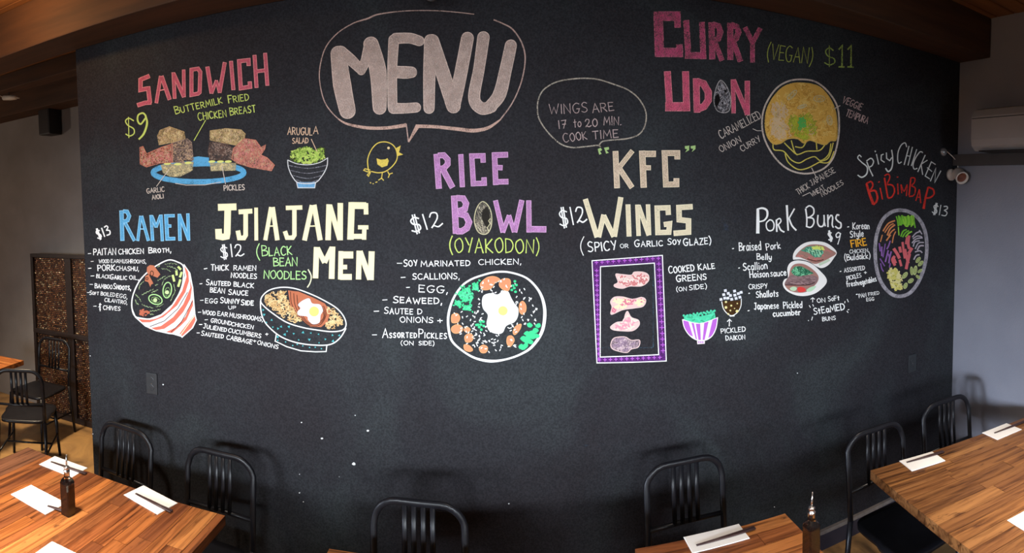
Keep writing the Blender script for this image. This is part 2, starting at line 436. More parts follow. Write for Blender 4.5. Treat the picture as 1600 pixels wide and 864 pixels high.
# colours (linear) with cover in the fourth place
def c_(r, g_, b_, a=0.75):
    f = lambda u: ((u/255+0.055)/1.055)**2.4 if u > 10 else u/3294
    return (f(r), f(g_), f(b_), a)
WHITE = c_(243, 243, 241, 1.0); DIM = c_(210, 196, 184, .75); PINK = c_(205, 98, 115, .6); PINKE = c_(232, 150, 150, .7)
LIME = c_(205, 222, 115, .74); MINT = c_(180, 225, 150, .8); BLUE = c_(95, 170, 215, .62); BLUEE = c_(150, 205, 235, .75)
CREAM = c_(243, 238, 196, .82); CREAME = c_(240, 228, 180, .75); LILAC = c_(192, 136, 190, .53); LILACE = c_(215, 168, 208, .68)
TAN = c_(215, 192, 168, .55); TANE = c_(232, 215, 185, .72); RED = c_(215, 60, 50, .62); ORANGE = c_(240, 175, 50, .75)
GREEN = c_(70, 205, 140, .8); PURPLE = c_(150, 70, 175, .62); PURP = c_(185, 100, 205, .75); CHICK = c_(225, 145, 105, .78)
YELLOW = c_(225, 200, 95, .68)

# single-stroke hand lettering; unit height, y up
G = {
 'A': (.62, '0,0 .31,1 .62,0|.11,.36 .51,.38'), 'B': (.55, '.02,0 0,1|~0,1 .42,.93 .45,.68 .05,.53|~.05,.53 .55,.42 .53,.1 .02,0'),
 'C': (.58, '~.56,.88 .3,1 .05,.75 0,.4 .15,.05 .38,0 .58,.14'), 'D': (.58, '.02,0 0,1|~0,1 .38,.92 .58,.55 .42,.12 .02,0'),
 'E': (.48, '.46,.97 0,1 .02,0 .48,.02|.01,.52 .38,.53'), 'F': (.48, '.48,.98 0,1 .02,0|.01,.52 .38,.54'),
 'G': (.6, '~.56,.9 .3,1 .04,.75 .02,.35 .2,.02 .48,.05 .56,.4|.34,.42 .62,.42'), 'H': (.56, '0,1 .02,0|.54,1 .56,0|.02,.5 .55,.53'),
 'I': (.08, '.04,1 .04,0'), 'J': (.45, '.1,1 .45,1|~.32,1 .33,.3 .22,0 .02,.12'), 'K': (.54, '0,1 .02,0|.5,1 .03,.45 .54,0'),
 'L': (.44, '0,1 .02,0 .44,.03'), 'M': (.74, '0,0 .08,1 .36,.3 .64,1 .74,0'), 'N': (.58, '0,0 .02,1 .55,0 .57,1'),
 'O': (.6, '~.3,1 .04,.8 0,.4 .25,0 .55,.2 .58,.65 .42,.97 .3,1'), 'P': (.5, '.02,0 0,1|~0,1 .4,.95 .5,.72 .35,.48 .02,.46'),
 'Q': (.62, '~.3,1 .04,.8 0,.4 .25,0 .55,.2 .58,.65 .42,.97 .3,1|.4,.2 .62,-.05'), 'R': (.55, '.02,0 0,1|~0,1 .4,.95 .48,.72 .35,.52 .02,.48|.2,.49 .55,0'),
 'S': (.5, '~.48,.88 .25,1 .04,.8 .12,.57 .4,.42 .48,.18 .25,0 0,.1'), 'T': (.56, '0,.98 .56,1|.28,1 .29,0'),
 'U': (.56, '~0,1 .02,.35 .2,0 .45,.08 .54,.4 .55,1'), 'V': (.58, '0,1 .28,0 .58,1'), 'W': (.84, '0,1 .2,0 .42,.68 .62,0 .84,1'),
 'X': (.55, '0,1 .55,0|.52,1 0,0'), 'Y': (.54, '0,1 .27,.5|.54,1 .25,0'), 'Z': (.52, '.02,1 .5,1 0,0 .52,.02'),
 'a': (.42, '~.38,.5 .15,.62 0,.3 .15,0 .38,.2|.38,.6 .42,0'), 'b': (.42, '0,1 .02,0|~.02,.1 .25,0 .42,.3 .25,.58 .02,.45'),
 'c': (.38, '~.37,.5 .18,.6 0,.3 .18,0 .38,.1'), 'd': (.42, '.4,1 .41,0|~.4,.45 .18,.6 0,.3 .18,0 .4,.15'),
 'e': (.4, '~.02,.3 .36,.36 .25,.62 .05,.5 .02,.2 .2,0 .4,.1'), 'f': (.35, '~.34,.95 .16,.95 .12,.6 .12,0|0,.55 .3,.57'),
 'g': (.42, '~.38,.5 .15,.62 0,.3 .15,.02 .38,.2|~.39,.6 .4,-.1 .2,-.38 .02,-.25'), 'h': (.4, '0,1 .02,0|~.02,.4 .2,.6 .36,.45 .4,0'),
 'i': (.1, '.05,.6 .06,0|.05,.85 .05,.92'), 'j': (.25, '~.2,.6 .2,-.1 .1,-.35 0,-.25'), 'k': (.4, '0,1 .02,0|.36,.6 .03,.28 .4,0'),
 'l': (.1, '.04,1 .06,0'), 'm': (.62, '0,.6 .02,0|~.02,.42 .16,.6 .3,.4 .31,0|~.31,.42 .46,.6 .6,.4 .62,0'), 'n': (.4, '0,.6 .02,0|~.02,.42 .2,.6 .37,.42 .4,0'),
 'o': (.42, '~.2,.6 .02,.4 .05,.08 .25,0 .42,.25 .36,.55 .2,.6'), 'p': (.42, '.02,.6 0,-.38|~.02,.5 .25,.62 .42,.32 .25,0 .02,.1'),
 'r': (.3, '0,.6 .02,0|~.02,.35 .15,.58 .3,.56'), 's': (.34, '~.33,.55 .15,.62 .05,.45 .28,.25 .25,.02 0,.05'),
 't': (.32, '.15,.85 .16,0|0,.56 .32,.58'), 'u': (.42, '~0,.6 .02,.15 .18,0 .38,.2|.39,.6 .42,0'), 'v': (.4, '0,.6 .2,0 .4,.6'),
 'y': (.42, '~0,.6 .04,.2 .2,.05 .38,.25|~.4,.6 .38,-.1 .2,-.38 0,-.28'), 'z': (.38, '0,.58 .36,.6 .02,.02 .38,0'),
 '0': (.5, '~.25,1 .03,.7 .05,.2 .25,0 .48,.3 .45,.8 .25,1'), '1': (.12, '.04,1 .08,0'), '2': (.55, '~.02,.75 .15,.98 .4,.9 .38,.55 .02,.05|~.02,.06 .15,.15 .35,.02 .6,.16'),
 '3': (.48, '~.03,.92 .3,1 .42,.8 .15,.55|~.15,.55 .48,.4 .4,.05 0,.02'), '7': (.5, '0,.95 .48,1 .2,0|.1,.5 .45,.52'), '9': (.44, '~.42,.9 .2,1 0,.75 .12,.5 .35,.6 .42,.9|~.42,.95 .42,.4 .36,-.15'),
 '$': (.5, '~.48,.8 .25,.92 .05,.75 .15,.5 .42,.4 .45,.12 .2,0 0,.12|.2,1.1 .22,-.15|.32,1.1 .34,-.12'),
 '(': (.22, '~.2,1.15 .02,.7 .02,.25 .2,-.2'), ')': (.22, '~.02,1.15 .2,.7 .2,.25 .02,-.2'), '-': (.42, '0,.42 .42,.47'),
 ',': (.1, '.08,.1 .02,-.2'), '.': (.1, '.0,.0 .08,.06'), '+': (.42, '0,.42 .42,.45|.2,.7 .22,.15'), '&': (.4, '~.38,.85 .1,.9 .2,.6 0,.5 .25,.45 .15,.2 .3,.1|.2,1.05 .22,-.1'),
 "'": (.08, '.04,1 .04,.8'), '*': (.12, '0,.3 .1,.36|.05,.38 .05,.28'), ' ': (.38, ''), '^': (.4, '.2,-.1 .22,.9|0,.6 .22,.95 .42,.62'),
}
_gc = {}
def glyph(ch):
    if ch not in _gc:
        w_, d = G[ch]; out = []
        for st in d.split('|'):
            if not st: continue
            sm = st[0] == '~'; st = st.lstrip('~')
            out.append((sm, [tuple(float(q) for q in p.split(',')) for p in st.split()]))
        _gc[ch] = (w_, out)
    return _gc[ch]
def word(s, text, x0, y0, x1, y1, H, col=WHITE, w=1.5, sc=None, raw=False, gap=.2, slant=0.0, lay=2, bold=False):
    """text on a baseline (crop coordinates) from x0,y0 to x1,y1, cap height H; sc = size of the letters after the first (small capitals)"""
    k = 1 if raw else s.crop[2]
    if not raw: (x0, y0), (x1, y1) = s.P(x0, y0), s.P(x1, y1)
    H = H/k; w = min(w, max(.85, H*.17))
    sizes = []
    for i, ch in enumerate(text):
        first = i == 0 or text[i-1] in ' ('
        sizes.append(1.0 if (sc is None or first or not ch.isalpha()) else sc)
    tot = sum(glyph(ch)[0]*z for ch, z in zip(text, sizes)) + gap*(len(text)-1)
    dx, dy = x1-x0, y1-y0; L_ = math.hypot(dx, dy); ux, uy = dx/L_, dy/L_
    sx = L_/tot; pos = 0
    nx, ny = uy, -ux     # up
    for ch, z in zip(text, sizes):
        wd, sts = glyph(ch)
        r_ = RND.uniform(-.03, .03); jy = RND.uniform(-.03, .03); hz = z*RND.uniform(.95, 1.05)
        for sm, pts in sts:
            q = []
            for (gx, gy) in pts:
                a = pos + gx*z*sx*1.0 + (gy*(slant+r_))*H; b_ = (gy*hz+jy)*H
                q.append((x0+ux*a+nx*b_, y0+uy*a+ny*b_))
            s.line(q, col, w*.92*RND.uniform(.88, 1.12), lay, smooth=sm, raw=True, cap=w*.3, jit=.12)
        pos += (wd*z+gap)*sx
CR = dict(a=(190, 80, 6.154), b=(190, 180, 6.154), c=(130, 300, 8), d=(130, 380, 5.76), e=(320, 300, 5.714), g=(300, 400, 5.4), h=(430, 190, 7.2),
          i=(490, 10, 3.926), j=(630, 220, 4.8), k=(570, 390, 5.4), l=(690, 410, 5.24), m=(860, 220, 4.8), n=(910, 380, 4.32), o=(1030, 380, 5.08),
          q=(830, 110, 6.647), r=(1010, 10, 4.706), s=(1110, 110, 4.115), t=(1130, 310, 8), u=(1130, 370, 6.171), v=(1310, 340, 6.171),
          x=(1330, 210, 6.644), y=(1350, 315, 5.4), z=(1215, 365, 8.64))
def K(k): return Chalk(CR[k])
def T(s, *rows, **kw):
    for r in rows: word(s, *r, **kw)

# ---- SANDWICH
s = K('a')
s.block([[(180, 272), (210, 262), (268, 238)], [(182, 262), (182, 372), (250, 358)], [(255, 340), (272, 495)], [(152, 520), (225, 497), (285, 492)],
         [30, (334, 498), (376, 240)], [36, (384, 240), (462, 465)], [8, (365, 378), (412, 368)],
         [32, (510, 455), (498, 205)], [34, (500, 215), (600, 440)], [30, (600, 440), (597, 178)],
         ['o', 34, (672, 178), (735, 168), (757, 200), (750, 395), (735, 408), (672, 420)],
         [36, (825, 150), (866, 405)], [26, (866, 405), (912, 282)], [26, (912, 282), (942, 398)], [34, (942, 398), (992, 108)],
         [34, (1052, 95), (1075, 372)], [36, (1222, 140), (1220, 86), (1130, 96), (1146, 356), (1236, 342), (1232, 292)],
         [34, (1278, 38), (1298, 350)], [34, (1380, 18), (1402, 330)], [32, (1292, 195), (1388, 182)]], PINK, PINKE, 38)
s.make('chalk_lettering', 'pink chalk block letters reading SANDWICH')
s = K('a')
T(s, ('BUTTERMILK', 520, 605, 970, 500, 72, LIME, 1.4, .82), ('FRIED', 1030, 500, 1225, 470, 72, LIME, 1.4, .85), ('CHICKEN', 740, 665, 1010, 628, 74, LIME, 1.4, .9), ('BREAST', 1045, 615, 1290, 585, 72, LIME, 1.4, .9))
s.line([(808, 662), (695, 860)], LIME, 1.1); s.make('chalk_lettering', 'lime chalk words BUTTERMILK FRIED CHICKEN BREAST')
s = K('a')
s.line([(118, 670), (70, 645), (38, 670), (60, 712), (115, 745), (120, 790), (80, 815), (38, 795)], LIME, 1.8, smooth=True)
s.line([(66, 632), (70, 835)], LIME, 1.3)
s.line([(235, 625), (205, 595), (160, 615), (155, 670), (185, 700), (232, 640)], LIME, 2.6, smooth=True)
s.line([(228, 615), (245, 690), (215, 790), (165, 848)], LIME, [2.6, 3.2, 3.2, 2.6], smooth=True)
s.make('chalk_lettering', 'lime chalk price $9 under the sandwich heading')
# sandwich drawing
s = K('b')
def plate_pts(rx, ry, cx=740, cy=545): return [(cx+rx*cos(2*pi*k/44), cy+ry*sin(2*pi*k/44)) for k in range(44)]
s.line(plate_pts(435, 88, 740, 552), BLUE, 8.2, 1, closed=True)
s.poly([(680, 405), (740, 396), (840, 408), (840, 490), (680, 495)], BLUE, 1.5)
s.line([(515, 655), (620, 672), (800, 670), (960, 642)], DIM, 1.0, 1)
dr = s.make('chalk_drawing', 'chalk drawing of a halved sandwich on a blue plate')
BUN = c_(205, 175, 125, .55); BUN2 = c_(222, 202, 150, .6); MEAT = c_(160, 138, 125, .55); CRUST = c_(205, 135, 112, .6); CR2 = c_(212, 135, 130, .6); CR3 = c_(198, 168, 135, .6)
bunL = [(345, 200), (370, 145), (460, 110), (600, 160), (612, 225), (500, 260), (360, 285)]
bunR = [(852, 150), (1000, 128), (1150, 140), (1190, 180), (1180, 225), (1110, 290), (850, 240)]
meL = [(480, 270), (630, 225), (672, 260), (690, 430), (640, 460), (490, 455)]; meR = [(850, 260), (980, 255), (1070, 320), (1075, 430), (850, 430), (830, 350)]
crL = [(175, 310), (205, 300), (240, 370), (380, 310), (490, 275), (490, 455), (370, 460), (240, 498), (180, 470)]
crR = [(1075, 320), (1180, 225), (1290, 240), (1340, 310), (1385, 285), (1375, 330), (1340, 380), (1400, 410), (1470, 480), (1440, 535), (1240, 500), (1110, 460), (1060, 420)]
lbL = [(380, 480), (690, 450), (680, 530), (560, 590), (470, 590), (400, 555)]; lbR = [(850, 460), (1100, 460), (1095, 530), (860, 535)]
for nm, pl, cols, base, n_ in (('chalk_bun', bunL, [BUN, BUN2, CR3], c_(178, 150, 105, .56), 120), ('chalk_bun', bunR, [BUN, BUN2, CR3], c_(185, 160, 112, .56), 150),
                       ('chalk_crust', crL, [CRUST, CR2, CR3], c_(178, 108, 90, .55), 170), ('chalk_crust', crR, [CRUST, CR2, CR3], c_(190, 122, 108, .58), 230),
                       ('chalk_meat', meL, [MEAT, c_(120, 95, 85, .45), CR3], c_(128, 108, 98, .5), 150), ('chalk_meat', meR, [c_(110, 85, 75, .5), MEAT], c_(112, 95, 88, .5), 150),
                       ('chalk_bun', lbL, [c_(195, 180, 140, .5), BUN2], c_(175, 165, 130, .56), 100), ('chalk_bun', lbR, [c_(195, 180, 140, .5), BUN2], c_(175, 165, 130, .56), 80)):
    s = K('b'); s.poly(pl, base, 4); s.scrib(pl, cols, n_, 26, .9, 5, wob=8, curl=True); s.line(pl, cols[0], 1.0, 5.6, closed=True, smooth=False, jit=.3)
    s.make(nm, None, dr)
s = K('b')
for x_, y_ in ((440, 466), (540, 470), (640, 458), (868, 446), (950, 446), (1025, 446)): s.ell(x_, y_, 34, 12, c_(220, 225, 130, .85), fill=True, lay=7, rot=-.05, n=14)
s.line([(460, 515), (335, 685)], DIM, 1.0, 7.5); s.line([(965, 490), (1000, 665)], DIM, 1.0, 7.5)
s.make('chalk_pickle', None, dr)
s = K('b')
T(s, ('GARLIC', 245, 752, 412, 732, 44, DIM, 1.1), ('AIOLI', 295, 814, 405, 796, 42, DIM, 1.1), ('PICKLES', 985, 724, 1182, 718, 50, DIM, 1.2))
s.make('chalk_lettering', 'small pale chalk words GARLIC AIOLI and PICKLES')
# ---- arugula salad and chick
s = K('h')
T(s, ('ARUGUL', 140, 145, 415, 152, 78, c_(225, 190, 160, .7), 1.4), ('A', 430, 135, 482, 135, 84, c_(225, 190, 160, .7), 1.4), ('SALAD', 195, 245, 372, 242, 60, c_(225, 190, 160, .7), 1.3))
s.make('chalk_lettering', 'small chalk words ARUGULA SALAD')
s = K('h'); W2 = c_(215, 215, 215, .7)
s.line([(140, 432), (150, 520), (200, 630), (270, 690), (440, 690), (520, 620), (580, 510), (590, 405)], W2, 1.4, smooth=True)
s.line([(140, 432), (250, 475), (380, 485), (500, 460), (590, 408)], W2, 1.3, smooth=True)
for y0, x0, x1 in ((492, 150, 578), (548, 165, 565), (605, 195, 530), (655, 235, 490)): s.line([(x0, y0), ((x0+x1)/2, y0+34), (x1, y0)], c_(150, 150, 160, .5), 1.0, smooth=True)
s.poly([(240, 680), (450, 680), (445, 745), (250, 745)], c_(110, 165, 205, .62), 1); s.line([(240, 680), (255, 745), (445, 745), (455, 680)], W2, 1.2)
s.line([(405, 195), (470, 335)], c_(225, 190, 160, .7), 1.1, 6)
dr = s.make('chalk_drawing', 'chalk drawing of green salad in a striped bowl with blue foot')
s = K('h'); sal = [(165, 430), (175, 330), (250, 290), (370, 275), (440, 320), (500, 280), (560, 300), (572, 400), (500, 455), (380, 478), (250, 470)]
s.poly(sal, c_(110, 130, 50, .35), 3)
s.scrib(sal, [c_(165, 195, 90, .7), c_(195, 215, 110, .75), c_(130, 160, 70, .6)], 210, 34, 1.7, 4, wob=8, curl=True); s.make('chalk_salad', None, dr)
s = K('h')
s.line([(1050, 555), (1040, 430), (1080, 320), (1150, 245), (1240, 228), (1320, 260), (1365, 330), (1370, 420), (1320, 500), (1240, 560), (1160, 575), (1080, 560)], YELLOW, 1.6, closed=False, smooth=True)
s.ell(1275, 297, 15, 15, c_(230, 205, 150, .8), fill=True, n=14)
s.poly([(1360, 300), (1412, 268), (1400, 320), (1392, 345), (1440, 370), (1378, 388)], YELLOW, 2)
s.poly([(1140, 412), (1185, 428), (1240, 425), (1262, 410), (1278, 440), (1262, 495), (1200, 515), (1150, 480)], YELLOW, 2)
for st in ([(1070, 545), (1010, 530), (995, 548), (1040, 565), (1075, 560)], [(1070, 560), (1035, 600), (1050, 615), (1072, 570)], [(1205, 575), (1197, 635), (1160, 660)], [(1197, 635), (1220, 662)], [(1265, 560), (1285, 600), (1270, 632)], [(1285, 590), (1322, 578)], [(1065, 685), (1080, 692)], [(1095, 700), (1108, 698)], [(1128, 684), (1150, 678)]):
    s.line(st, YELLOW, 1.4)
s.make('chalk_drawing', 'small yellow chalk outline of a round bird on two legs')
# ---- MENU bubble
s = K('i'); B1 = c_(195, 165, 155, .6)
s.line([(985, 48), (880, 36), (740, 26), (560, 28), (400, 48), (330, 75), (240, 105), (140, 170), (70, 260), (38, 380), (40, 480), (70, 590), (130, 670), (190, 715)], B1, [1.4]*4+[2.2, 2.6]+[1.6]*8, smooth=True)
s.line([(150, 690), (210, 722), (330, 745), (450, 745), (568, 728)], c_(205, 170, 155, .6), [1.6, 3.5, 5, 5, 6], smooth=True, lay=2.5)
s.line([(568, 718), (582, 832)], B1, 1.8); s.line([(582, 832), (640, 730)], c_(205, 170, 155, .6), [2, 7])
s.line([(630, 735), (740, 738), (880, 752), (980, 762), (1070, 745), (1145, 695)], c_(205, 170, 155, .6), [5.5, 5, 5.5, 6, 5, 2], smooth=True)
s.line([(1145, 695), (1220, 590), (1275, 460), (1298, 320), (1275, 220), (1220, 140), (1160, 105), (1105, 82)], B1, [2, 1.8, 1.8, 2.2, 2.2, 2.2, 2.0, 2.0], smooth=True)
s.make('chalk_drawing', 'large chalk speech bubble around the word MENU')
s = K('i'); M1 = c_(196, 174, 164, .52); ME = c_(215, 192, 180, .64)
mst = [([(152, 290), (175, 480), (208, 640)], [92, 108, 96]), ([(165, 285), (230, 330), (292, 392)], [84, 66, 50]), ([(292, 395), (320, 330), (350, 235)], [50, 58, 80]),
       ([(352, 232), (395, 400), (405, 622)], [90, 100, 80]), ([(492, 205), (482, 400), (484, 615)], [62, 56, 56]), ([(505, 196), (590, 195), (648, 212)], [64, 62, 60]),
       ([(495, 402), (560, 405), (600, 404)], [70, 74, 66]), ([(490, 625), (560, 625), (628, 620)], [64, 60, 58]),
       ([(718, 210), (710, 420), (708, 625)], [76, 72, 64]), ([(728, 212), (790, 400), (858, 612)], [80, 84, 84]), ([(858, 610), (895, 450), (944, 195)], [80, 76, 74]),
       ([(1042, 190), (1015, 380), (985, 560), (1030, 625), (1090, 615)], [72, 66, 70, 72, 70]), ([(1075, 622), (1140, 540), (1180, 380), (1210, 240)], [70, 78, 72, 70])]
for p_, w_ in mst:
    w1 = [q/3.926+1.0 for q in w_]; w2 = [q/3.926-1.6 for q in w_]
    s.line(p_, ME, w1, 2, smooth=True, rnd=True); s.line(p_, M1, w2, 3, smooth=True, rnd=True)
s.make('chalk_lettering', 'large pale grey chalk word MENU')
# ---- wings note bubble
s = K('q'); NB = c_(185, 175, 160, .55)
s.line([(720, 795), (690, 778), (560, 792), (420, 800), (300, 760), (180, 650), (90, 520), (65, 420), (75, 300), (130, 200), (250, 125), (400, 92), (560, 82), (700, 95), (860, 145), (1000, 200), (1110, 285), (1180, 400), (1195, 500), (1170, 600), (1110, 670), (1000, 708), (850, 722), (750, 735), (715, 760), (705, 790)], NB, 2.0, smooth=True)
NT = c_(190, 168, 165, .64)
T(s, ('WINGS', 190, 455, 585, 432, 100, NT, 1.3), ('ARE', 640, 440, 860, 415, 90, NT, 1.3), ('17', 285, 605, 365, 600, 85, NT, 1.3), ('to', 445, 590, 520, 585, 90, NT, 1.4), ('20', 565, 590, 690, 580, 85, NT, 1.5),
  ('MIN.', 755, 570, 935, 565, 85, NT, 1.3), ('COOK', 340, 750, 580, 712, 95, NT, 1.3, .85), ('TIME', 640, 715, 905, 695, 85, NT, 1.4))
s.make('chalk_lettering', 'faint chalk bubble note WINGS ARE 17 to 20 MIN. COOK TIME')
# ---- RAMEN
s = K('c')
s.block([[48, (478, 232), (490, 608)], [44, (500, 240), (548, 245), (575, 300), (555, 355), (500, 372)], [38, (525, 385), (640, 608)],
         [32, (718, 300), (682, 610)], [36, (730, 300), (815, 608)], [10, (705, 462), (765, 462)],
         [36, (848, 290), (868, 608)], [34, (858, 300), (912, 440)], [32, (912, 440), (965, 295)], [36, (972, 285), (990, 612)],
         [44, (1035, 280), (1052, 605)], [36, (1030, 298), (1142, 296)], [36, (1055, 425), (1100, 425)], [40, (1045, 585), (1150, 582)],
         [40, (1202, 275), (1210, 608)], [36, (1205, 285), (1318, 600)], [36, (1308, 270), (1318, 605)]], BLUE, BLUEE, 40)
s.make('chalk_lettering', 'blue chalk block letters reading RAMEN')
s = K('c'); T(s, ('$13', 185, 585, 345, 530, 112, WHITE, 1.9), gap=.25); s.make('chalk_lettering', 'white chalk price $13 left of the blue heading')
s = K('d')
T(s, ('-', 45, 112, 70, 112, 40), ('PAITAN', 93, 106, 295, 104, 56), ('CHICKEN', 320, 100, 545, 92, 46), ('BROTH,', 590, 88, 790, 80, 52, WHITE, 1.5, .7),
  ('-', 70, 178, 92, 178, 34), ('WOOD', 142, 178, 235, 178, 32), ('EAR', 250, 176, 322, 178, 30), ('MUSHROOMS,', 328, 178, 565, 182, 34),
  ('-', 45, 245, 72, 245, 40), ('PORK', 132, 248, 285, 245, 52), ('CHASHU,', 295, 245, 500, 250, 38),
  ('-', 68, 312, 98, 312, 36), ('BLACK', 118, 312, 240, 318, 34), ('GARLIC', 243, 322, 392, 328, 44, WHITE, 1.5, .75), ('OIL,', 415, 325, 500, 330, 36),
  ('-', 58, 385, 84, 388, 34), ('BAMBOO', 105, 402, 260, 412, 42, WHITE, 1.6, .85), ('SHOOTS,', 272, 412, 428, 422, 48, WHITE, 1.6, .75),
  ('-', 35, 456, 55, 458, 30), ('SOFT', 58, 462, 138, 466, 36, WHITE, 1.5, .7), ('BOILED', 158, 468, 285, 482, 32), ('EGG,', 297, 484, 395, 500, 34),
  ('CILANTRO,', 192, 524, 395, 550, 32), ('-', 92, 582, 118, 582, 34), ('&', 140, 605, 162, 605, 60), ('CHIVES', 180, 596, 332, 608, 36))
s.make('chalk_lettering', 'white chalk ingredient list under the blue ramen heading')
# ramen bowl
s = K('d'); CW = c_(240, 240, 238, .95)
s.poly([(470, 660), (590, 680), (700, 640), (800, 550), (880, 420), (915, 290), (905, 190), (960, 270), (985, 390), (1000, 630), (1018, 690), (985, 760), (890, 845), (780, 812), (600, 770), (520, 715)], CW, 1)
SAL = c_(228, 115, 95, .85)
for pl in ([(480, 672), (600, 690), (720, 640), (820, 545), (890, 430), (930, 300), (908, 195), (945, 260), (952, 340), (920, 440), (845, 560), (720, 665), (600, 712), (520, 712)],
           [(590, 768), (700, 745), (810, 665), (900, 550), (965, 400), (960, 330), (978, 400), (965, 500), (900, 620), (820, 710), (730, 770), (640, 785)],
           [(745, 800), (830, 760), (920, 660), (985, 500), (988, 560), (930, 690), (880, 740), (800, 808)],
           [(862, 820), (1000, 645), (1016, 690), (970, 770), (895, 842)]):
    s.poly(pl, SAL, 2)
s.line([(870, 835), (1000, 655)], CREAM, 1.2, 3); s.line([(790, 800), (880, 715), (985, 520)], c_(40, 30, 30, .9), 1.0, 3); s.line([(600, 750), (730, 700), (850, 590), (940, 440)], c_(60, 30, 30, .8), 1.0, 3)
s.line([(880, 182), (905, 230), (885, 400), (800, 560), (700, 650), (600, 682), (478, 665), (440, 590), (445, 480), (500, 350), (580, 260), (680, 190), (780, 150), (880, 182)], WHITE, 2.0, 4, smooth=True)
s.line([(440, 590), (470, 665), (560, 745), (650, 785), (770, 812), (870, 822), (890, 845), (985, 760), (1018, 690), (1005, 640), (985, 400), (960, 270), (905, 190)], WHITE, 1.7, 4, smooth=False)
dr = s.make('chalk_drawing', 'chalk drawing of a tilted ramen bowl striped red and white')
s = K('d')
s.poly([(572, 250), (575, 215), (600, 196), (635, 200), (695, 280), (668, 310), (615, 290), (580, 275)], c_(195, 120, 90, .85), 5)
s.poly([(555, 340), (560, 295), (590, 280), (610, 320), (632, 362), (612, 372), (604, 395), (585, 350)], c_(195, 120, 90, .85), 5)
s.ell(618, 272, 14, 22, c_(70, 40, 30, .9), 1.2, 6); s.ell(574, 318, 10, 12, c_(70, 40, 30, .9), 1.1, 6)
s.make('chalk_pork', None, dr)
for (cx_, cy_, rx_, ry_, ro) in ((757, 422, 38, 70, .12), (650, 506, 62, 42, .35)):
    s = K('d'); s.ell(cx_, cy_, rx_, ry_, MINT, 1.6, 5, ro); s.ell(cx_+2, cy_+(16 if ro < .2 else 4), rx_*.62, ry_*.55, c_(150, 190, 120, .5), 1.2, 5, ro)
    s.ell(cx_-2, cy_+(20 if ro < .2 else 6), 18, 18, c_(200, 225, 160, .9), lay=6, fill=True, n=14); s.make('chalk_egg', None, dr)
s = K('d')
for a, b_ in (((852, 210), (880, 238)), ((838, 245), (842, 290)), ((888, 258), (870, 308)), ((805, 285), (820, 345)), ((875, 325), (855, 392))): s.line([a, b_], c_(205, 220, 140, .85), 3.6, 5)
s.make('chalk_bamboo', None, dr)
s = K('d')
for st in ([(735, 190), (790, 180), (850, 188)], [(750, 205), (800, 215), (850, 240)], [(705, 230), (750, 232), (790, 255)], [(665, 215), (690, 200)], [(668, 335), (700, 318), (740, 292)], [(705, 382), (730, 325), (765, 300), (790, 292)],
           [(500, 420), (510, 375), (545, 340)], [(528, 465), (575, 440), (632, 412)], [(612, 445), (650, 430), (675, 415)], [(472, 462), (500, 490), (522, 525)], [(470, 510), (480, 540), (500, 550)],
           [(528, 550), (570, 570), (630, 582)], [(650, 572), (700, 562), (722, 545)], [(600, 610), (650, 608), (695, 592)], [(600, 638), (636, 640)], [(648, 380), (672, 368)], [(815, 370), (828, 430), (785, 520)]):
    q = []
    for i in range(len(st)-1):
        for t in range(4): q.append((st[i][0]+(st[i+1][0]-st[i][0])*t/4, st[i][1]+(st[i+1][1]-st[i][1])*t/4+(4 if t % 2 else -4)))
    q.append(st[-1]); s.line(q, c_(175, 200, 150, .5), 1.0, 5, smooth=True)
s.make('chalk_noodle', None, dr)
s = K('d'); s.scrib([(495, 575), (600, 600), (600, 665), (520, 660), (495, 620)], [c_(195, 110, 85, .8)], 22, 22, 1.8, 5, wob=6, curl=True); s.make('chalk_mushroom', None, dr)
# ---- JJIAJANG MEN
s = K('e')
s.block([[60, (118, 137), (282, 132)], [58, (205, 150), (200, 370), (195, 395), (160, 402), (125, 395), (122, 330)], [42, (302, 178), (424, 170)], [40, (365, 175), (365, 385), (350, 410), (308, 410), (295, 345)],
         [32, (458, 140), (460, 432)], [36, (592, 135), (540, 430)], [40, (605, 135), (648, 430)], [10, (560, 305), (640, 302)],
         [38, (724, 142), (870, 138)], [38, (800, 150), (800, 385), (785, 408), (735, 408), (715, 350)], [42, (958, 118), (890, 432)], [44, (975, 115), (1030, 430)], [10, (925, 305), (1010, 302)],
         [48, (1110, 110), (1100, 430)], [44, (1115, 118), (1205, 425)], [48, (1210, 98), (1208, 430)],
         [60, (1300, 120), (1440, 122)], [56, (1312, 92), (1300, 425)], [44, (1290, 396), (1425, 396)], [40, (1438, 100), (1440, 200)], [36, (1368, 315), (1460, 315)], [38, (1425, 300), (1422, 425)],
         ], CREAM, CREAME, 40, ew=1.0)
s.block([[48, (998, 492), (988, 770)], [44, (1005, 500), (1070, 630)], [42, (1070, 630), (1135, 495)], [50, (1140, 488), (1132, 775)],
         [42, (1215, 528), (1210, 780)], [62, (1215, 562), (1325, 562)], [40, (1215, 670), (1270, 670)], [52, (1210, 758), (1312, 758)],
         [46, (1378, 525), (1372, 780)], [48, (1385, 530), (1475, 780)], [52, (1490, 530), (1482, 785)]], CREAM, CREAME, 40, ew=1.0)
s.make('chalk_lettering', 'cream chalk block letters reading JJIAJANG MEN')
s = K('e')
T(s, ('(', 465, 590, 492, 590, 115, MINT, 1.5), ('BLACK', 512, 572, 778, 560, 90, MINT, 1.6, .85), ('BEAN', 615, 662, 825, 660, 72, MINT, 1.6), ('NOODLES', 528, 772, 905, 780, 70, MINT, 1.6), gap=.18)
s.line([(922, 690), (950, 750), (940, 810), (915, 852)], c_(225, 225, 190, .75), 1.9, smooth=True)
s.make('chalk_lettering', 'mint chalk words (BLACK BEAN NOODLES)')
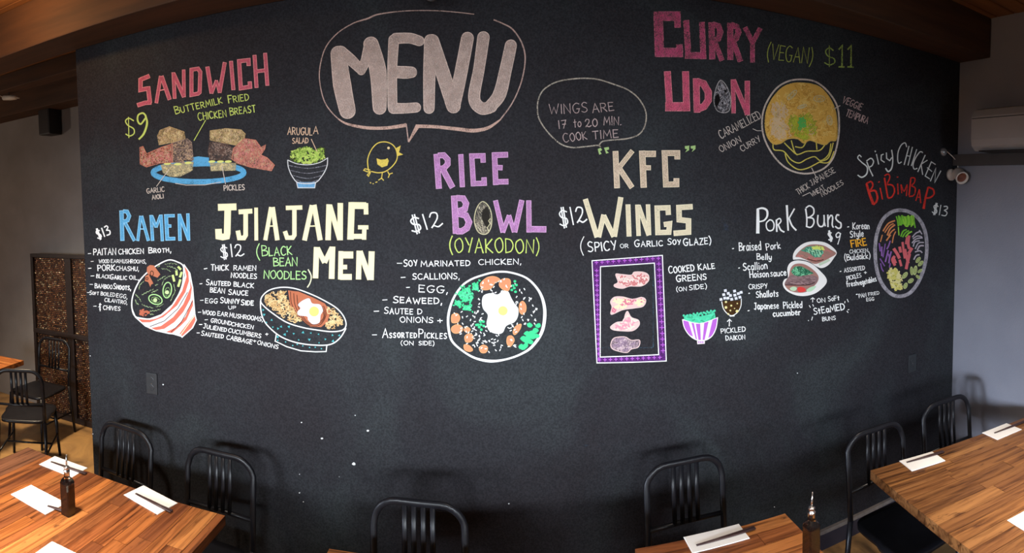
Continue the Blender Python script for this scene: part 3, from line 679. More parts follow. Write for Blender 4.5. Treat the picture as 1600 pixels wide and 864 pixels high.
s = K('e'); T(s, ('$12', 145, 590, 345, 570, 108, WHITE, 2.0)); s.make('chalk_lettering', 'white chalk price $12 under the cream heading')
s = K('g')
T(s, ('-', 105, 125, 130, 122, 40), ('THICK', 160, 120, 308, 120, 48, WHITE, 1.7, .9), ('RAMEN', 352, 120, 540, 122, 40, WHITE, 1.6), ('NOODLES', 330, 182, 545, 192, 40, WHITE, 1.6),
  ('-', 65, 250, 85, 250, 36), ('SAUTEED', 120, 245, 325, 252, 46, WHITE, 1.6, .75), ('BLACK', 352, 255, 520, 270, 38), ('BEAN', 152, 305, 275, 315, 40), ('SAUCE', 308, 325, 472, 332, 44, WHITE, 1.6, .85),
  ('-', 70, 390, 95, 390, 36), ('EGG', 112, 396, 215, 400, 38), ('SUNNY', 240, 396, 398, 402, 46, WHITE, 1.6, .8), ('SIDE', 415, 412, 518, 416, 46, WHITE, 1.6, .8), ('UP', 308, 448, 370, 448, 26),
  ('-', 52, 490, 76, 490, 34), ('WOOD', 88, 490, 195, 502, 34, WHITE, 1.8), ('EAR', 215, 502, 300, 512, 34, WHITE, 1.8), ('MUSHROOMS,', 315, 515, 595, 552, 36, WHITE, 1.7),
  ('-', 108, 552, 132, 552, 34), ('GROUND', 158, 558, 330, 585, 34, WHITE, 1.5), ('CHICKEN', 332, 588, 515, 618, 32, WHITE, 1.5),
  ('-', 60, 592, 84, 594, 34), ('JULIENED', 95, 608, 290, 640, 38, WHITE, 1.6, .85), ('CUCUMBERS', 305, 642, 580, 692, 34, WHITE, 1.7), ('+', 620, 675, 642, 675, 36),
  ('-', 40, 662, 62, 664, 34), ('SAUTEED', 78, 670, 265, 695, 38, WHITE, 1.6, .8), ('CABBAGE', 290, 700, 505, 745, 36, WHITE, 1.6), ('+', 515, 730, 540, 732, 30), ('ONIONS', 550, 745, 725, 785, 34, WHITE, 1.6))
s.make('chalk_lettering', 'white chalk ingredient list beside the noodle bowl with teal triangles')
s = K('g')
rim = [(580, 380), (600, 330), (660, 285), (760, 264), (870, 275), (1000, 320), (1120, 378), (1220, 440), (1280, 510), (1300, 580), (1270, 625), (1180, 638), (1060, 625), (930, 602), (800, 560), (690, 490), (610, 425)]
s.line(rim, WHITE, 1.8, 5, closed=True, smooth=True)
s.line([(578, 380), (580, 450), (600, 530), (650, 600), (750, 680), (880, 730), (1040, 752), (1170, 745), (1250, 690), (1300, 610)], WHITE, 1.8, 5, smooth=True)
s.line([(712, 658), (702, 718), (800, 765), (920, 800), (1040, 808), (1132, 806), (1138, 750)], WHITE, 1.6, 5)
TEAL = c_(85, 175, 180, .8)
tri = [(600, 455), (608, 495), (672, 540), (682, 600), (752, 596), (818, 596), (783, 662), (858, 655), (937, 645), (1003, 650), (1068, 660), (1185, 668), (1243, 670), (1125, 702), (990, 705), (1190, 718), (722, 682), (628, 560), (725, 612)]
for x_, y_ in tri:
    a = RND.uniform(0, 6); r_ = RND.uniform(9, 15); s.poly([(x_+r_*cos(a+k*2.1), y_+r_*sin(a+k*2.1)) for k in range(3)], TEAL, 5)
for x_, y_ in ((900, 708), (1072, 732), (850, 755), (888, 745), (935, 758), (992, 772), (1040, 770), (1092, 782), (790, 725), (724, 712), (803, 635)):
    s.ell(x_, y_, 6, 6, TEAL, fill=True, n=8, lay=5)
dr = s.make('chalk_drawing', 'chalk drawing of a noodle bowl dotted with teal triangles')
s = K('g'); nd = [(592, 390), (620, 330), (690, 290), (800, 285), (830, 400), (900, 500), (960, 590), (850, 565), (740, 510), (650, 440)]
nd2 = [(1120, 400), (1200, 440), (1270, 520), (1290, 590), (1200, 622), (1100, 605), (1140, 520)]
SB = c_(185, 110, 80, .75)
s.poly([(810, 290), (900, 300), (1020, 350), (1120, 400), (1170, 470), (1140, 560), (1090, 600), (1000, 598), (900, 520), (830, 420)], SB, 1)
for of in (0, 28, 55): s.line([(830+of, 300+of*.5), (840+of, 400+of*.3), (890+of*.6, 490-of*.1), (985, 585-of*.4), (1080, 580-of*.5), (1130-of*.3, 500), (1110-of*.5, 420+of*.2)], c_(60, 35, 28, .8), 1.0, 2, smooth=True)
s.make('chalk_sauce', None, dr)
s = K('g'); s.poly([(890, 470), (915, 440), (895, 410), (940, 372), (990, 358), (1015, 400), (1080, 410), (1105, 460), (1085, 500), (1075, 560), (1020, 575), (980, 540), (970, 510), (900, 500)], c_(225, 228, 235, .9), 3, smooth=True)
s.ell(1030, 468, 42, 42, c_(228, 216, 120, 1), fill=True, lay=4); s.make('chalk_egg', None, dr)
s = K('g'); NC = [c_(215, 180, 125, .8), c_(190, 150, 100, .75), c_(230, 200, 150, .8)]
s.scrib(nd, NC, 170, 42, 1.3, 2, wob=10, curl=True); s.scrib(nd2, NC, 60, 42, 1.3, 2, wob=10, curl=True); s.make('chalk_noodle', None, dr)
# ---- RICE BOWL
s = K('j')
s.block([[42, (250, 100), (268, 358)], [40, (262, 110), (305, 108), (334, 140), (334, 175), (305, 205), (262, 212)], [42, (298, 215), (370, 350)],
         [36, (432, 102), (444, 346)], [36, (600, 162), (598, 112), (514, 114), (526, 322), (608, 318), (606, 275)],
         [38, (684, 88), (694, 330)], [40, (672, 108), (785, 104)], [36, (690, 200), (744, 202)], [38, (690, 308), (788, 306)]], LILAC, LILACE, 40)
s.block([[44, (382, 412), (396, 695)], [42, (400, 428), (450, 432), (472, 470), (462, 512), (410, 530)], [44, (410, 545), (470, 560), (494, 610), (478, 655), (440, 678), (400, 678)],
         [34, (692, 448), (748, 686)], [30, (748, 686), (794, 560)], [30, (794, 560), (832, 684)], [36, (836, 684), (890, 446)], [36, (942, 448), (944, 686)], [44, (930, 662), (1072, 664)]], LILAC, LILACE, 40)
s.make('chalk_lettering', 'lilac chalk block letters reading RICE BOWL')
s = K('j'); eg = [(600, 456), (640, 490), (662, 550), (662, 630), (640, 685), (605, 702), (560, 680), (534, 610), (540, 540), (565, 480)]
s.poly(eg, c_(165, 155, 135, .42), 2, smooth=True); s.scrib(eg, [c_(200, 190, 165, .5), c_(150, 140, 125, .45)], 70, 40, 1.2, 3, ang=1.2); s.line(eg, c_(205, 198, 160, .7), 1.3, 4, closed=True, smooth=True)
s.poly([(598, 520), (635, 500), (650, 580), (640, 650), (612, 630), (590, 580)], c_(45, 42, 38, .75), 4, smooth=True); s.line([(655, 580), (640, 600), (652, 620), (632, 650), (642, 680)], c_(205, 198, 160, .7), 1.0, 5)
s.make('chalk_drawing', 'chalk egg standing for the O in the lilac heading')
s = K('j'); T(s, ('$12', 70, 690, 292, 640, 112, WHITE, 2.3)); s.make('chalk_lettering', 'white chalk price $12 left of the lilac heading')
s = K('j'); T(s, ('(OYAKODON)', 350, 836, 1018, 842, 104, LIME, 1.8)); s.make('chalk_lettering', 'lime chalk word (OYAKODON)')
s = K('k')
T(s, ('-', 272, 132, 312, 134, 40), ('SOY', 330, 142, 442, 136, 54, WHITE, 1.6, .85), ('MARINATED', 475, 142, 888, 134, 48, WHITE, 1.6, .9), ('CHICKEN,', 962, 128, 1318, 122, 44, WHITE, 1.5),
  ('-', 305, 252, 340, 252, 40), ('SCALLIONS,', 405, 250, 798, 248, 48, WHITE, 1.5), ('-', 350, 335, 378, 335, 36), ('EGG,', 455, 355, 698, 368, 58, WHITE, 1.5),
  ('-', 150, 442, 188, 442, 40), ('SEAWEED,', 240, 448, 650, 458, 56, WHITE, 1.7, .85), ('-', 78, 538, 118, 538, 40), ('SAUTEE', 165, 540, 405, 545, 56, WHITE, 1.5, .8), ('D', 446, 545, 482, 545, 44, WHITE, 1.5),
  ('ONIONS', 298, 612, 575, 618, 46, WHITE, 1.6), ('+', 615, 622, 655, 622, 52), ('-', 62, 735, 100, 736, 40), ('ASSORTED', 150, 742, 438, 742, 78, WHITE, 1.6, .52), ('PICKLES', 455, 742, 690, 752, 72, WHITE, 1.6, .62),
  ('(ON', 305, 805, 410, 805, 34), ('SIDE)', 455, 806, 585, 808, 34))
s.make('chalk_lettering', 'white chalk ingredient list left of the round rice bowl')
# rice bowl
s = K('l')
ring = [(450, 78), (560, 82), (690, 125), (780, 210), (830, 310), (845, 430), (820, 570), (740, 690), (640, 755), (520, 795), (400, 808), (280, 785), (180, 730), (90, 650), (60, 560), (55, 440), (90, 310), (160, 200), (240, 140), (350, 100)]
s.line(ring, c_(240, 240, 238, .95), [3.2, 3, 3, 3.6, 4.6, 5.2, 5, 4.2, 3.2, 3, 4.6, 3.4, 3, 3.4, 3.8, 4, 3.4, 3.2, 3, 3], 3, closed=True, smooth=True)
dr = s.make('chalk_drawing', 'white round chalk bowl of rice with egg, chicken and greens')
s = K('l'); s.poly([(330, 320), (345, 270), (400, 252), (460, 262), (500, 232), (545, 238), (570, 290), (600, 340), (628, 380), (625, 440), (595, 490), (530, 520), (500, 575), (450, 585), (390, 560), (368, 500), (378, 430), (340, 380)], c_(238, 240, 235, 1), 3, smooth=True)
s.ell(502, 396, 38, 38, c_(230, 218, 130, 1), fill=True, lay=4); s.make('chalk_egg', None, dr)
for pl in ([(320, 170), (370, 125), (430, 115), (478, 140), (440, 165), (400, 215), (350, 225), (322, 205)], [(475, 160), (500, 135), (550, 135), (565, 165), (550, 228), (510, 225), (475, 195)],
           [(638, 340), (665, 318), (690, 350), (688, 400), (660, 425), (638, 400)], [(650, 505), (640, 550), (600, 592), (585, 570), (605, 525)], [(540, 610), (575, 602), (595, 640), (560, 690), (535, 660)],
           [(85, 430), (130, 420), (150, 455), (130, 490), (85, 490)], [(85, 530), (130, 508), (172, 535), (160, 570), (110, 580), (82, 560)], [(185, 545), (210, 530), (236, 550), (215, 570), (190, 565)],
           [(190, 605), (230, 582), (258, 605), (245, 645), (200, 652)], [(185, 675), (225, 680), (255, 715), (230, 730), (190, 715)], [(315, 690), (345, 676), (376, 695), (365, 735), (330, 740), (310, 715)]):
    s = K('l'); s.poly(pl, CHICK, 3, smooth=True); s.line(pl, c_(235, 165, 110, .8), 1.0, 3.5, closed=True, smooth=True); s.make('chalk_chicken_piece', None, dr)
s = K('l')
for pl, n_ in (([(130, 260), (170, 210), (230, 200), (270, 280), (240, 330), (160, 320)], 70), ([(240, 160), (300, 160), (310, 245), (260, 230)], 22), ([(100, 310), (165, 320), (160, 368), (110, 350)], 20), ([(170, 350), (250, 355), (240, 400), (180, 390)], 22)):
    s.poly(pl, c_(70, 200, 140, .3), 3); s.scrib(pl, [GREEN, c_(95, 215, 160, .85)], n_, 34, 2.2, 3.4)
    for _ in range(n_//3):
        q0 = pl[RND.randrange(len(pl))]; a_ = RND.uniform(0, 6.3); x_, y_ = q0[0]+RND.uniform(-14, 14), q0[1]+RND.uniform(-14, 14)
        s.line([(x_, y_), (x_+16*cos(a_), y_+16*sin(a_))], GREEN, 2.0, 3.5)
for x_, y_ in ((600, 155), (585, 190), (612, 185), (595, 210), (575, 225), (605, 240), (318, 485), (342, 485), (298, 510), (322, 510), (345, 520), (325, 550), (285, 512), (308, 530)): s.ell(x_, y_, 12, 11, GREEN, fill=True, lay=3, n=10)
for x_, y_ in ((720, 515), (792, 518), (768, 560), (740, 580), (700, 585), (670, 625), (710, 620), (750, 610), (730, 650), (655, 690), (690, 680), (775, 600), (725, 600), (665, 700), (700, 645)):
    s.poly([(x_+RND.uniform(18, 32)*cos(k*pi/4), y_+RND.uniform(16, 26)*sin(k*pi/4)) for k in range(8)], GREEN, 3)
s.make('chalk_greens', None, dr)
s = K('l'); cnt = 0
egg_hull = [(330, 270), (545, 232), (628, 380), (595, 490), (500, 575), (390, 560), (330, 380)]
while cnt < 170:
    x_, y_ = RND.uniform(90, 820), RND.uniform(100, 780)
    if math.hypot((x_-445)/360, (y_-440)/330) > .95 or s.inside((x_, y_), egg_hull) or (x_ < 300 and y_ < 400) or (x_ > 620 and y_ > 520 and x_ < 810 and y_ < 720): continue
    a = RND.uniform(.8, 2.2) if x_ > 500 and y_ < 500 else RND.uniform(0, 3.1)
    s.line([(x_-9*cos(a), y_-9*sin(a)), (x_+9*cos(a), y_+9*sin(a))], WHITE, 1.5, 2.5); cnt += 1
s.make('chalk_rice', None, dr, kind='stuff')
# ---- "KFC" WINGS
s = K('m')
s.block([[40, (488, 78), (500, 354)], [34, (615, 75), (512, 205)], [38, (512, 200), (612, 350)], [44, (688, 75), (700, 350)], [44, (672, 98), (790, 98)], [34, (700, 202), (752, 202)],
         [40, (952, 138), (952, 92), (856, 92), (866, 328), (945, 326), (945, 282)]], TAN, TANE, 40)
s.block([[36, (262, 438), (350, 722)], [34, (362, 722), (400, 555)], [34, (400, 560), (475, 718)], [36, (480, 718), (528, 424)], [34, (582, 478), (590, 716)],
         [30, (652, 480), (662, 712)], [32, (660, 485), (738, 708)], [30, (732, 478), (740, 706)], [36, (885, 555), (882, 502), (800, 504), (806, 688), (888, 686), (894, 622), (852, 628)],
         [38, (1066, 494), (964, 500), (966, 592), (1036, 600), (1036, 685), (925, 694)]], c_(225, 212, 180, .68), c_(238, 228, 195, .8), 40)
s.make('chalk_lettering', 'tan and cream chalk block letters reading KFC WINGS')
s = K('m'); GQ = c_(170, 200, 130, .8)
for pl in ([(355, 62), (378, 52), (388, 70), (372, 78), (384, 98), (366, 104)], [(402, 52), (438, 46), (440, 64), (420, 72), (438, 90), (418, 96)], [(1008, 40), (1042, 36), (1040, 70), (1012, 86), (1026, 62), (1010, 60)], [(1052, 40), (1088, 34), (1088, 62), (1060, 84), (1072, 60), (1054, 58)]): s.poly(pl, GQ, 3)
s.make('chalk_quotation_mark', 'green chalk quotation marks around the upper word')
s = K('m'); T(s, ('$12', 75, 640, 270, 612, 125, WHITE, 2.4)); s.make('chalk_lettering', 'white chalk price $12 touching the cream W')
s = K('m')
T(s, ('(', 226, 838, 250, 838, 100), ('SPICY', 285, 835, 495, 815, 75, WHITE, 1.7, .9), ('OR', 525, 805, 585, 802, 30), ('GARLIC', 632, 795, 842, 788, 50, WHITE, 1.6, .8), ('SOY', 880, 780, 975, 778, 48, WHITE, 1.7, .75), ('GLAZE)', 1000, 788, 1205, 772, 54, WHITE, 1.7, .85))
s.make('chalk_lettering', 'white chalk words (SPICY OR GARLIC SOY GLAZE)')
# wing frame
s = K('n')
O1 = [(65, 118), (540, 82), (566, 795), (98, 808)]; I1 = [(122, 158), (486, 134), (515, 752), (120, 768)]
s.strip([s.P(*p) for p in O1], [s.P(*p) for p in I1], c_(95, 45, 115, .62), 1, True)
s.line(O1, WHITE, 1.5, 3, closed=True); s.line(I1, WHITE, 1.5, 3, closed=True)
s.line([(478, 165), (478, 705), (130, 705)], c_(90, 140, 170, .35), .9, 2)
def plus(x_, y_, r_=14):
    s.line([(x_-r_, y_), (x_+r_, y_)], PURP, 1.2, 2.5); s.line([(x_, y_-r_), (x_, y_+r_)], PURP, 1.2, 2.5)
for k in range(12): plus(95+k*38, 130-k*2.6, 13)
for k in range(19): plus(96+k*.8, 185+k*33, 13)
for k in range(16): plus(516+k*1.9, 140+k*39, 16)
for k in range(12): plus(115+k*37, 788-k*1.6, 12)
dr = s.make('chalk_drawing', 'chalk tray of four chicken wings within a purple cross border')
WG = c_(225, 190, 185, .82)
for pl, cols in (([(225, 210), (260, 210), (330, 215), (350, 195), (410, 195), (445, 215), (445, 255), (400, 288), (320, 290), (270, 305), (220, 295), (215, 280), (240, 262)], (c_(205, 120, 120, .7), c_(235, 215, 205, .7))),
                 ([(190, 395), (215, 365), (270, 362), (340, 378), (400, 365), (428, 385), (410, 425), (350, 438), (270, 450), (195, 480), (200, 430)], (c_(215, 120, 140, .7), c_(235, 225, 180, .8))),
                 ([(190, 565), (230, 535), (275, 525), (290, 480), (305, 460), (330, 500), (378, 520), (382, 555), (340, 590), (270, 592), (210, 585)], (c_(225, 150, 165, .7), c_(240, 215, 200, .8))),
                 ([(192, 680), (215, 640), (285, 632), (330, 655), (385, 655), (378, 700), (330, 715), (300, 738), (240, 728), (200, 710)], (c_(150, 125, 145, .6), c_(205, 180, 185, .6)))):
    s = K('n'); s.poly(pl, WG if cols[0][0] > .35 else c_(175, 150, 160, .55), 3, smooth=True); s.scrib(pl, list(cols), 34, 44, 2.0, 3.3, ang=0, wob=10, curl=True); s.line(pl, c_(225, 195, 190, .8), 1.2, 4.2, closed=True, smooth=True); s.make('chalk_wing', None, dr)
# ---- kale bowl, daikon
s = K('o')
T(s, ('COOKED', 78, 240, 280, 220, 54, WHITE, 1.7, .9), ('KALE', 312, 215, 442, 200, 46, WHITE, 1.6, .9), ('GREENS', 138, 305, 375, 288, 52, WHITE, 1.7, .9), ('(ON', 138, 382, 218, 378, 32, WHITE, 1.5), ('SIDE)', 240, 372, 378, 358, 36, WHITE, 1.5))
s.make('chalk_lettering', 'white chalk words COOKED KALE GREENS (ON SIDE)')
s = K('o')
s.poly([(185, 605), (320, 635), (462, 590), (452, 670), (420, 735), (370, 770), (300, 770), (240, 730), (200, 670)], c_(235, 225, 235, .9), 1)
for pl in ([(188, 612), (232, 622), (268, 740), (240, 728), (200, 670)], [(290, 634), (325, 636), (330, 770), (312, 768)], [(358, 628), (392, 618), (360, 768), (345, 770)], [(425, 605), (460, 595), (450, 672), (418, 736), (390, 752)], [(255, 628), (275, 631), (300, 765), (290, 758)]): s.poly(pl, PURP, 2)
s.line([(185, 605), (200, 670), (240, 730), (300, 768), (370, 768), (420, 735), (452, 670), (464, 588)], WHITE, 1.4, 4, smooth=True); s.line([(185, 605), (320, 637), (464, 590)], WHITE, 1.0, 4, smooth=True)
s.poly([(300, 772), (362, 770), (362, 798), (302, 802)], c_(230, 215, 220, .9), 3)
for x_ in (315, 330, 346): s.line([(x_, 778), (x_, 792)], PURP, 1.4, 4)
dr = s.make('chalk_drawing', 'chalk bowl with purple stripes full of green kale')
s = K('o'); kp = [(190, 605), (215, 580), (270, 572), (330, 580), (390, 565), (440, 550), (448, 590), (400, 620), (320, 634), (250, 625)]
s.poly(kp, c_(80, 205, 160, .85), 3); s.scrib(kp, [c_(90, 215, 170, .95), c_(60, 170, 125, .8)], 18, 30, 2, 3.4, curl=True)
for k in range(26): x_ = 195+k*9.8; s.ell(x_, 600-abs(((k*37) % 11)-5)*4-k*1.7-6, 9, 9, c_(80, 205, 160, .85), fill=True, lay=3.2, n=8)
s.make('chalk_kale', None, dr)
s = K('o')
s.poly([(498, 460), (652, 455), (648, 500), (620, 548), (580, 572), (545, 562), (512, 520)], c_(75, 50, 25, .6), 1)
s.line([(496, 462), (510, 520), (545, 562), (580, 574), (622, 548), (648, 500), (652, 440)], WHITE, 1.2, 3, smooth=True); s.line([(560, 578), (598, 576)], WHITE, 1.8, 3)
for x_, y_, r_ in ((530, 510, 11), (572, 495, 8), (598, 518, 5), (565, 534, 7), (618, 540, 12), (530, 466, 9), (620, 478, 6), (548, 562, 8)): s.ell(x_, y_, r_, r_, c_(225, 215, 150, .9), fill=True, lay=3, n=10)
for x_, y_ in ((525, 376), (598, 380), (512, 408), (548, 398), (490, 446), (520, 436), (565, 415), (600, 412), (628, 400), (650, 390), (575, 445), (610, 438), (640, 428), (545, 436)):
    s.poly([(x_-12, y_-8), (x_+9, y_-12), (x_+13, y_+8), (x_-9, y_+12)], c_(225, 225, 235, .9), 4)
s.make('chalk_drawing', 'chalk glass of brown pickles heaped with white cubes')
s = K('o')
T(s, ('^', 540, 652, 572, 652, 52, WHITE, 1.4), ('PICKLED', 492, 715, 685, 700, 36, WHITE, 1.5), ('DAIKON', 530, 772, 682, 762, 36, WHITE, 1.9)); s.make('chalk_lettering', 'small white chalk words PICKLED DAIKON under an arrow')
# ---- CURRY UDON
s = K('r')
s.block([[68, (250, 72), (88, 72)], [66, (86, 40), (96, 350)], [66, (64, 338), (268, 340)], [44, (228, 70), (230, 155)], [44, (242, 280), (246, 372)],
         [42, (292, 102), (308, 350)], [48, (285, 360), (436, 362)], [40, (408, 115), (420, 386)], [42, (478, 118), (484, 388)], [40, (488, 132), (530, 145), (545, 190), (528, 240), (488, 262)], [36, (502, 262), (556, 398)],
         [42, (616, 122), (618, 392)], [40, (620, 134), (665, 150), (678, 190), (660, 235), (625, 258)], [38, (640, 262), (692, 404)], [34, (725, 155), (780, 262)], [32, (838, 160), (780, 268)], [32, (780, 258), (780, 412)]], c_(200, 85, 125, .45), c_(215, 125, 145, .5), 40)
s.block([[48, (154, 478), (172, 765)], [64, (140, 738), (320, 738)], [48, (288, 478), (296, 770)], [46, (366, 530), (372, 780)], [50, (370, 552), (420, 568), (455, 630), (455, 690), (425, 735), (372, 756)],
         [30, (636, 538), (642, 785)], [34, (640, 542), (745, 795)], [36, (742, 548), (742, 798)]], c_(215, 95, 125, .55), c_(230, 140, 150, .6), 40)
s.make('chalk_lettering', 'magenta chalk block letters reading CURRY UDON')
s = K('r'); eg = [(548, 543), (585, 580), (612, 640), (620, 700), (608, 765), (570, 782), (520, 765), (498, 710), (500, 650), (520, 580)]
s.poly(eg, c_(150, 145, 150, .35), 2, smooth=True); s.scrib(eg, [c_(185, 180, 185, .5), c_(150, 145, 150, .5)], 80, 34, 1.1, 3, wob=8, curl=True); s.line(eg, c_(190, 185, 185, .55), 1.2, 4, closed=True, smooth=True)
for pl in ([(505, 660), (530, 640), (545, 690), (520, 740), (505, 720)], [(570, 610), (592, 620), (580, 640)], [(548, 705), (568, 700), (566, 725)]): s.poly(pl, c_(22, 20, 20, .9), 5)
s.make('chalk_drawing', 'grey cracked chalk egg standing for the O in the magenta heading')
s = K('r'); T(s, ('(VEGAN)', 885, 388, 1215, 425, 112, c_(165, 175, 85, .72), 1.3), gap=.16); s.make('chalk_lettering', 'dim olive chalk word (VEGAN)')
s = K('r'); D11 = c_(165, 185, 95, .55)
s.line([(1375, 325), (1345, 305), (1318, 330), (1335, 365), (1380, 385), (1382, 415), (1345, 430), (1308, 412)], D11, 1.8, smooth=True); s.line([(1345, 285), (1345, 445)], D11, 1.2)
for x_ in (1436, 1502): s.line([(x_-22, 318), (x_+4, 288), (x_+2, 440)], D11, 2.6); s.line([(x_-24, 444), (x_+22, 446)], D11, 2.4)
s.make('chalk_lettering', 'dim green chalk price $11')
# curry bowl
s = K('s'); RW = c_(205, 190, 178, .62)
rim = [(590, 58), (680, 75), (760, 140), (815, 230), (828, 340), (820, 450), (790, 560), (730, 630), (640, 662), (550, 655), (470, 615), (400, 540), (345, 430), (332, 320), (355, 220), (420, 120), (500, 70)]
s.line(rim, RW, 2.6, 3, closed=True, smooth=True)
dr = s.make('chalk_drawing', 'tall round chalk bowl of yellow curry over noodles')
s = K('s'); cu = [(590, 80), (680, 95), (740, 140), (790, 220), (812, 310), (812, 440), (770, 455), (740, 478), (700, 470), (640, 450), (600, 468), (560, 440), (500, 440), (450, 470), (400, 470), (360, 410), (352, 310), (380, 210), (450, 120), (520, 85)]
s.poly(cu, c_(215, 168, 80, .72), 2, smooth=True); s.scrib(cu, [c_(225, 180, 90, .7), c_(195, 145, 65, .7), c_(230, 195, 110, .65)], 330, 44, 1.2, 2.6, wob=10, curl=True)
lft = [(400, 200), (470, 190), (520, 260), (480, 330), (540, 420), (450, 460), (385, 420), (370, 300)]
s.scrib(lft, [c_(215, 185, 145, .65)], 110, 44, 1.3, 3.8, ang=1.4, wob=8, curl=True)
cen = [(520, 280), (640, 270), (700, 340), (690, 420), (600, 460), (520, 420), (490, 340)]
s.scrib(cen, [c_(185, 190, 60, .6), c_(160, 170, 60, .6)], 110, 40, 1.4, 4.6, wob=10, curl=True); s.scrib([(555, 305), (610, 300), (625, 360), (570, 390)], [c_(90, 175, 85, .8)], 40, 30, 1.8, 5.4)
s.line(cu, c_(215, 180, 95, .6), 1.2, 5, closed=True, smooth=True)
s.make('chalk_curry', None, dr)
s = K('s')
for cx_, cy_, rx_, ry_, ro in ((648, 378, 26, 32, 0), (536, 348, 14, 22, .2), (440, 372, 34, 12, .7), (525, 158, 40, 14, -.8), (590, 232, 30, 10, -.3), (700, 182, 36, 20, 0), (766, 320, 16, 30, -.2), (430, 290, 16, 34, .2)):
    s.ell(cx_, cy_, rx_, ry_, c_(205, 190, 145, .65), 1.3, 6.4, ro, n=18); s.ell(cx_, cy_, rx_*.5, ry_*.5, c_(205, 195, 150, .55), 1.1, 6.4, ro, n=14)
s.make('chalk_vegetable', None, dr)
s = K('s'); NY = c_(215, 200, 95, .68)
for st in ([(402, 475), (410, 510), (470, 520), (520, 575), (570, 595), (620, 570), (670, 555), (710, 580), (760, 540), (775, 470)], [(480, 535), (500, 590), (560, 635), (620, 630), (700, 590), (760, 560), (790, 465)], [(475, 465), (520, 510), (560, 540), (620, 520), (700, 515), (735, 480)],
           [(520, 450), (540, 520), (560, 545)], [(545, 490), (590, 495), (615, 460)], [(680, 455), (685, 510)], [(700, 590), (760, 590), (795, 520)]): s.line(st, NY, 1.7, 2.5, smooth=True)
s.make('chalk_noodle', None, dr)
s = K('s')
CD = c_(200, 188, 180, .78)
T(s, ('CARAMELIZED', 70, 440, 330, 305, 52, CD, 1.2), ('ONION', 70, 528, 200, 458, 40, CD, 1.1), ('CURRY', 205, 522, 325, 452, 38, CD, 1.1), ('VEGGIE', 846, 205, 966, 258, 42, c_(195, 168, 165, .75), 1.2), ('TEMPURA', 868, 292, 1008, 342, 44, c_(195, 168, 165, .75), 1.2),
  ('THICK', 566, 800, 640, 755, 38, CD, 1.0), ('JAPANESE', 652, 742, 805, 655, 36, CD, 1.0), ('WHEAT', 655, 812, 738, 762, 30, CD, 1.0), ('NOODLES', 720, 812, 858, 732, 30, CD, 1.0))
s.line([(272, 375), (300, 388), (330, 388)], CD, .9); s.line([(793, 248), (835, 226)], CD, 1.4); s.line([(650, 625), (682, 690)], CD, 1.2); s.line([(592, 808), (640, 785)], CD, 1.0)
s.make('chalk_lettering', 'thin slanted chalk notes around the curry bowl')
# ---- PORK BUNS
s = K('t')
for st, w_ in (([(432, 135), (434, 280), (432, 435)], [4, 5, 5.4]), ([(425, 135), (490, 122), (545, 150), (550, 220), (510, 275), (440, 292)], [2.2, 3, 3.4, 3, 2.4, 2]), ([(580, 268), (540, 310), (545, 375), (580, 405), (625, 385), (635, 320), (610, 275), (580, 268)], 2),
               ([(665, 270), (670, 415)], 2.6), ([(662, 275), (705, 250), (722, 285), (690, 325), (670, 335)], 2), ([(690, 335), (720, 395), (762, 420)], 2.4), ([(795, 88), (812, 400)], [3.4, 2.6]), ([(890, 130), (815, 262)], 2.2), ([(825, 255), (860, 340), (912, 398)], 2.6),
               ([(1030, 130), (1045, 250), (1042, 355)], 2.4), ([(1035, 118), (1080, 92), (1128, 125), (1130, 190), (1090, 228), (1055, 240)], 2.2), ([(1055, 240), (1120, 250), (1135, 300), (1110, 350), (1080, 362), (1042, 350)], 2.2),
               ([(1185, 210), (1180, 300), (1205, 348), (1245, 345), (1262, 290), (1260, 210)], 2.3), ([(1262, 290), (1275, 345)], 2.2), ([(1308, 205), (1310, 355)], 2.4), ([(1310, 270), (1345, 212), (1368, 235), (1362, 330), (1378, 362)], 2.3),
               ([(1448, 212), (1425, 205), (1408, 250), (1440, 290), (1470, 310), (1470, 360), (1440, 375), (1402, 350)], 2.4)):
    s.line(st, WHITE, w_, 2, smooth=True, cap=.4)
s.make('chalk_lettering', 'white hand lettered chalk words PORK BUNS')
s = K('t'); T(s, ('$', 1322, 530, 1370, 520, 105, WHITE, 2.0), ('9', 1392, 545, 1446, 555, 130, WHITE, 1.8)); s.make('chalk_lettering', 'white chalk price $9 above the two buns')
s = K('t'); FB = c_(80, 95, 120, .3)
T(s, ('$', 10, 400, 70, 380, 130, FB, 2.2), ('9', 150, 370, 235, 360, 150, FB, 1.8)); s.make('chalk_lettering', 'faint wiped blue chalk price left of the pork buns heading')
s = K('u')
T(s, ('*', 88, 130, 104, 130, 50, WHITE, 2.2), ('Braised', 155, 136, 365, 125, 78), ('Pork', 418, 130, 552, 110, 66), ('Belly', 326, 220, 465, 220, 56), ('*', 148, 318, 162, 318, 50, WHITE, 2.2), ('Scallion', 195, 325, 425, 308, 72),
  ('Hoison', 258, 395, 438, 385, 62), ('sauce', 458, 382, 608, 372, 62), ('CRISPY', 248, 505, 425, 495, 44), ('*', 246, 560, 258, 560, 50, WHITE, 2.0), ('Shallots', 320, 585, 530, 575, 60), ('*', 238, 728, 254, 728, 50, WHITE, 2.4),
  ('Japanese', 300, 700, 535, 690, 62), ('Pickled', 582, 690, 760, 682, 62), ('cucumber', 482, 770, 745, 752, 58))
s.make('chalk_lettering', 'white chalk list of braised pork belly bun fillings')
s = K('u')
T(s, ('^', 845, 625, 880, 625, 40), ('ON', 908, 636, 985, 628, 42), ('SoFt', 1015, 622, 1120, 608, 46), ('StEaMED', 878, 750, 1172, 700, 60, WHITE, 1.6), ('BUNS', 958, 812, 1085, 800, 38, WHITE, 1.7))
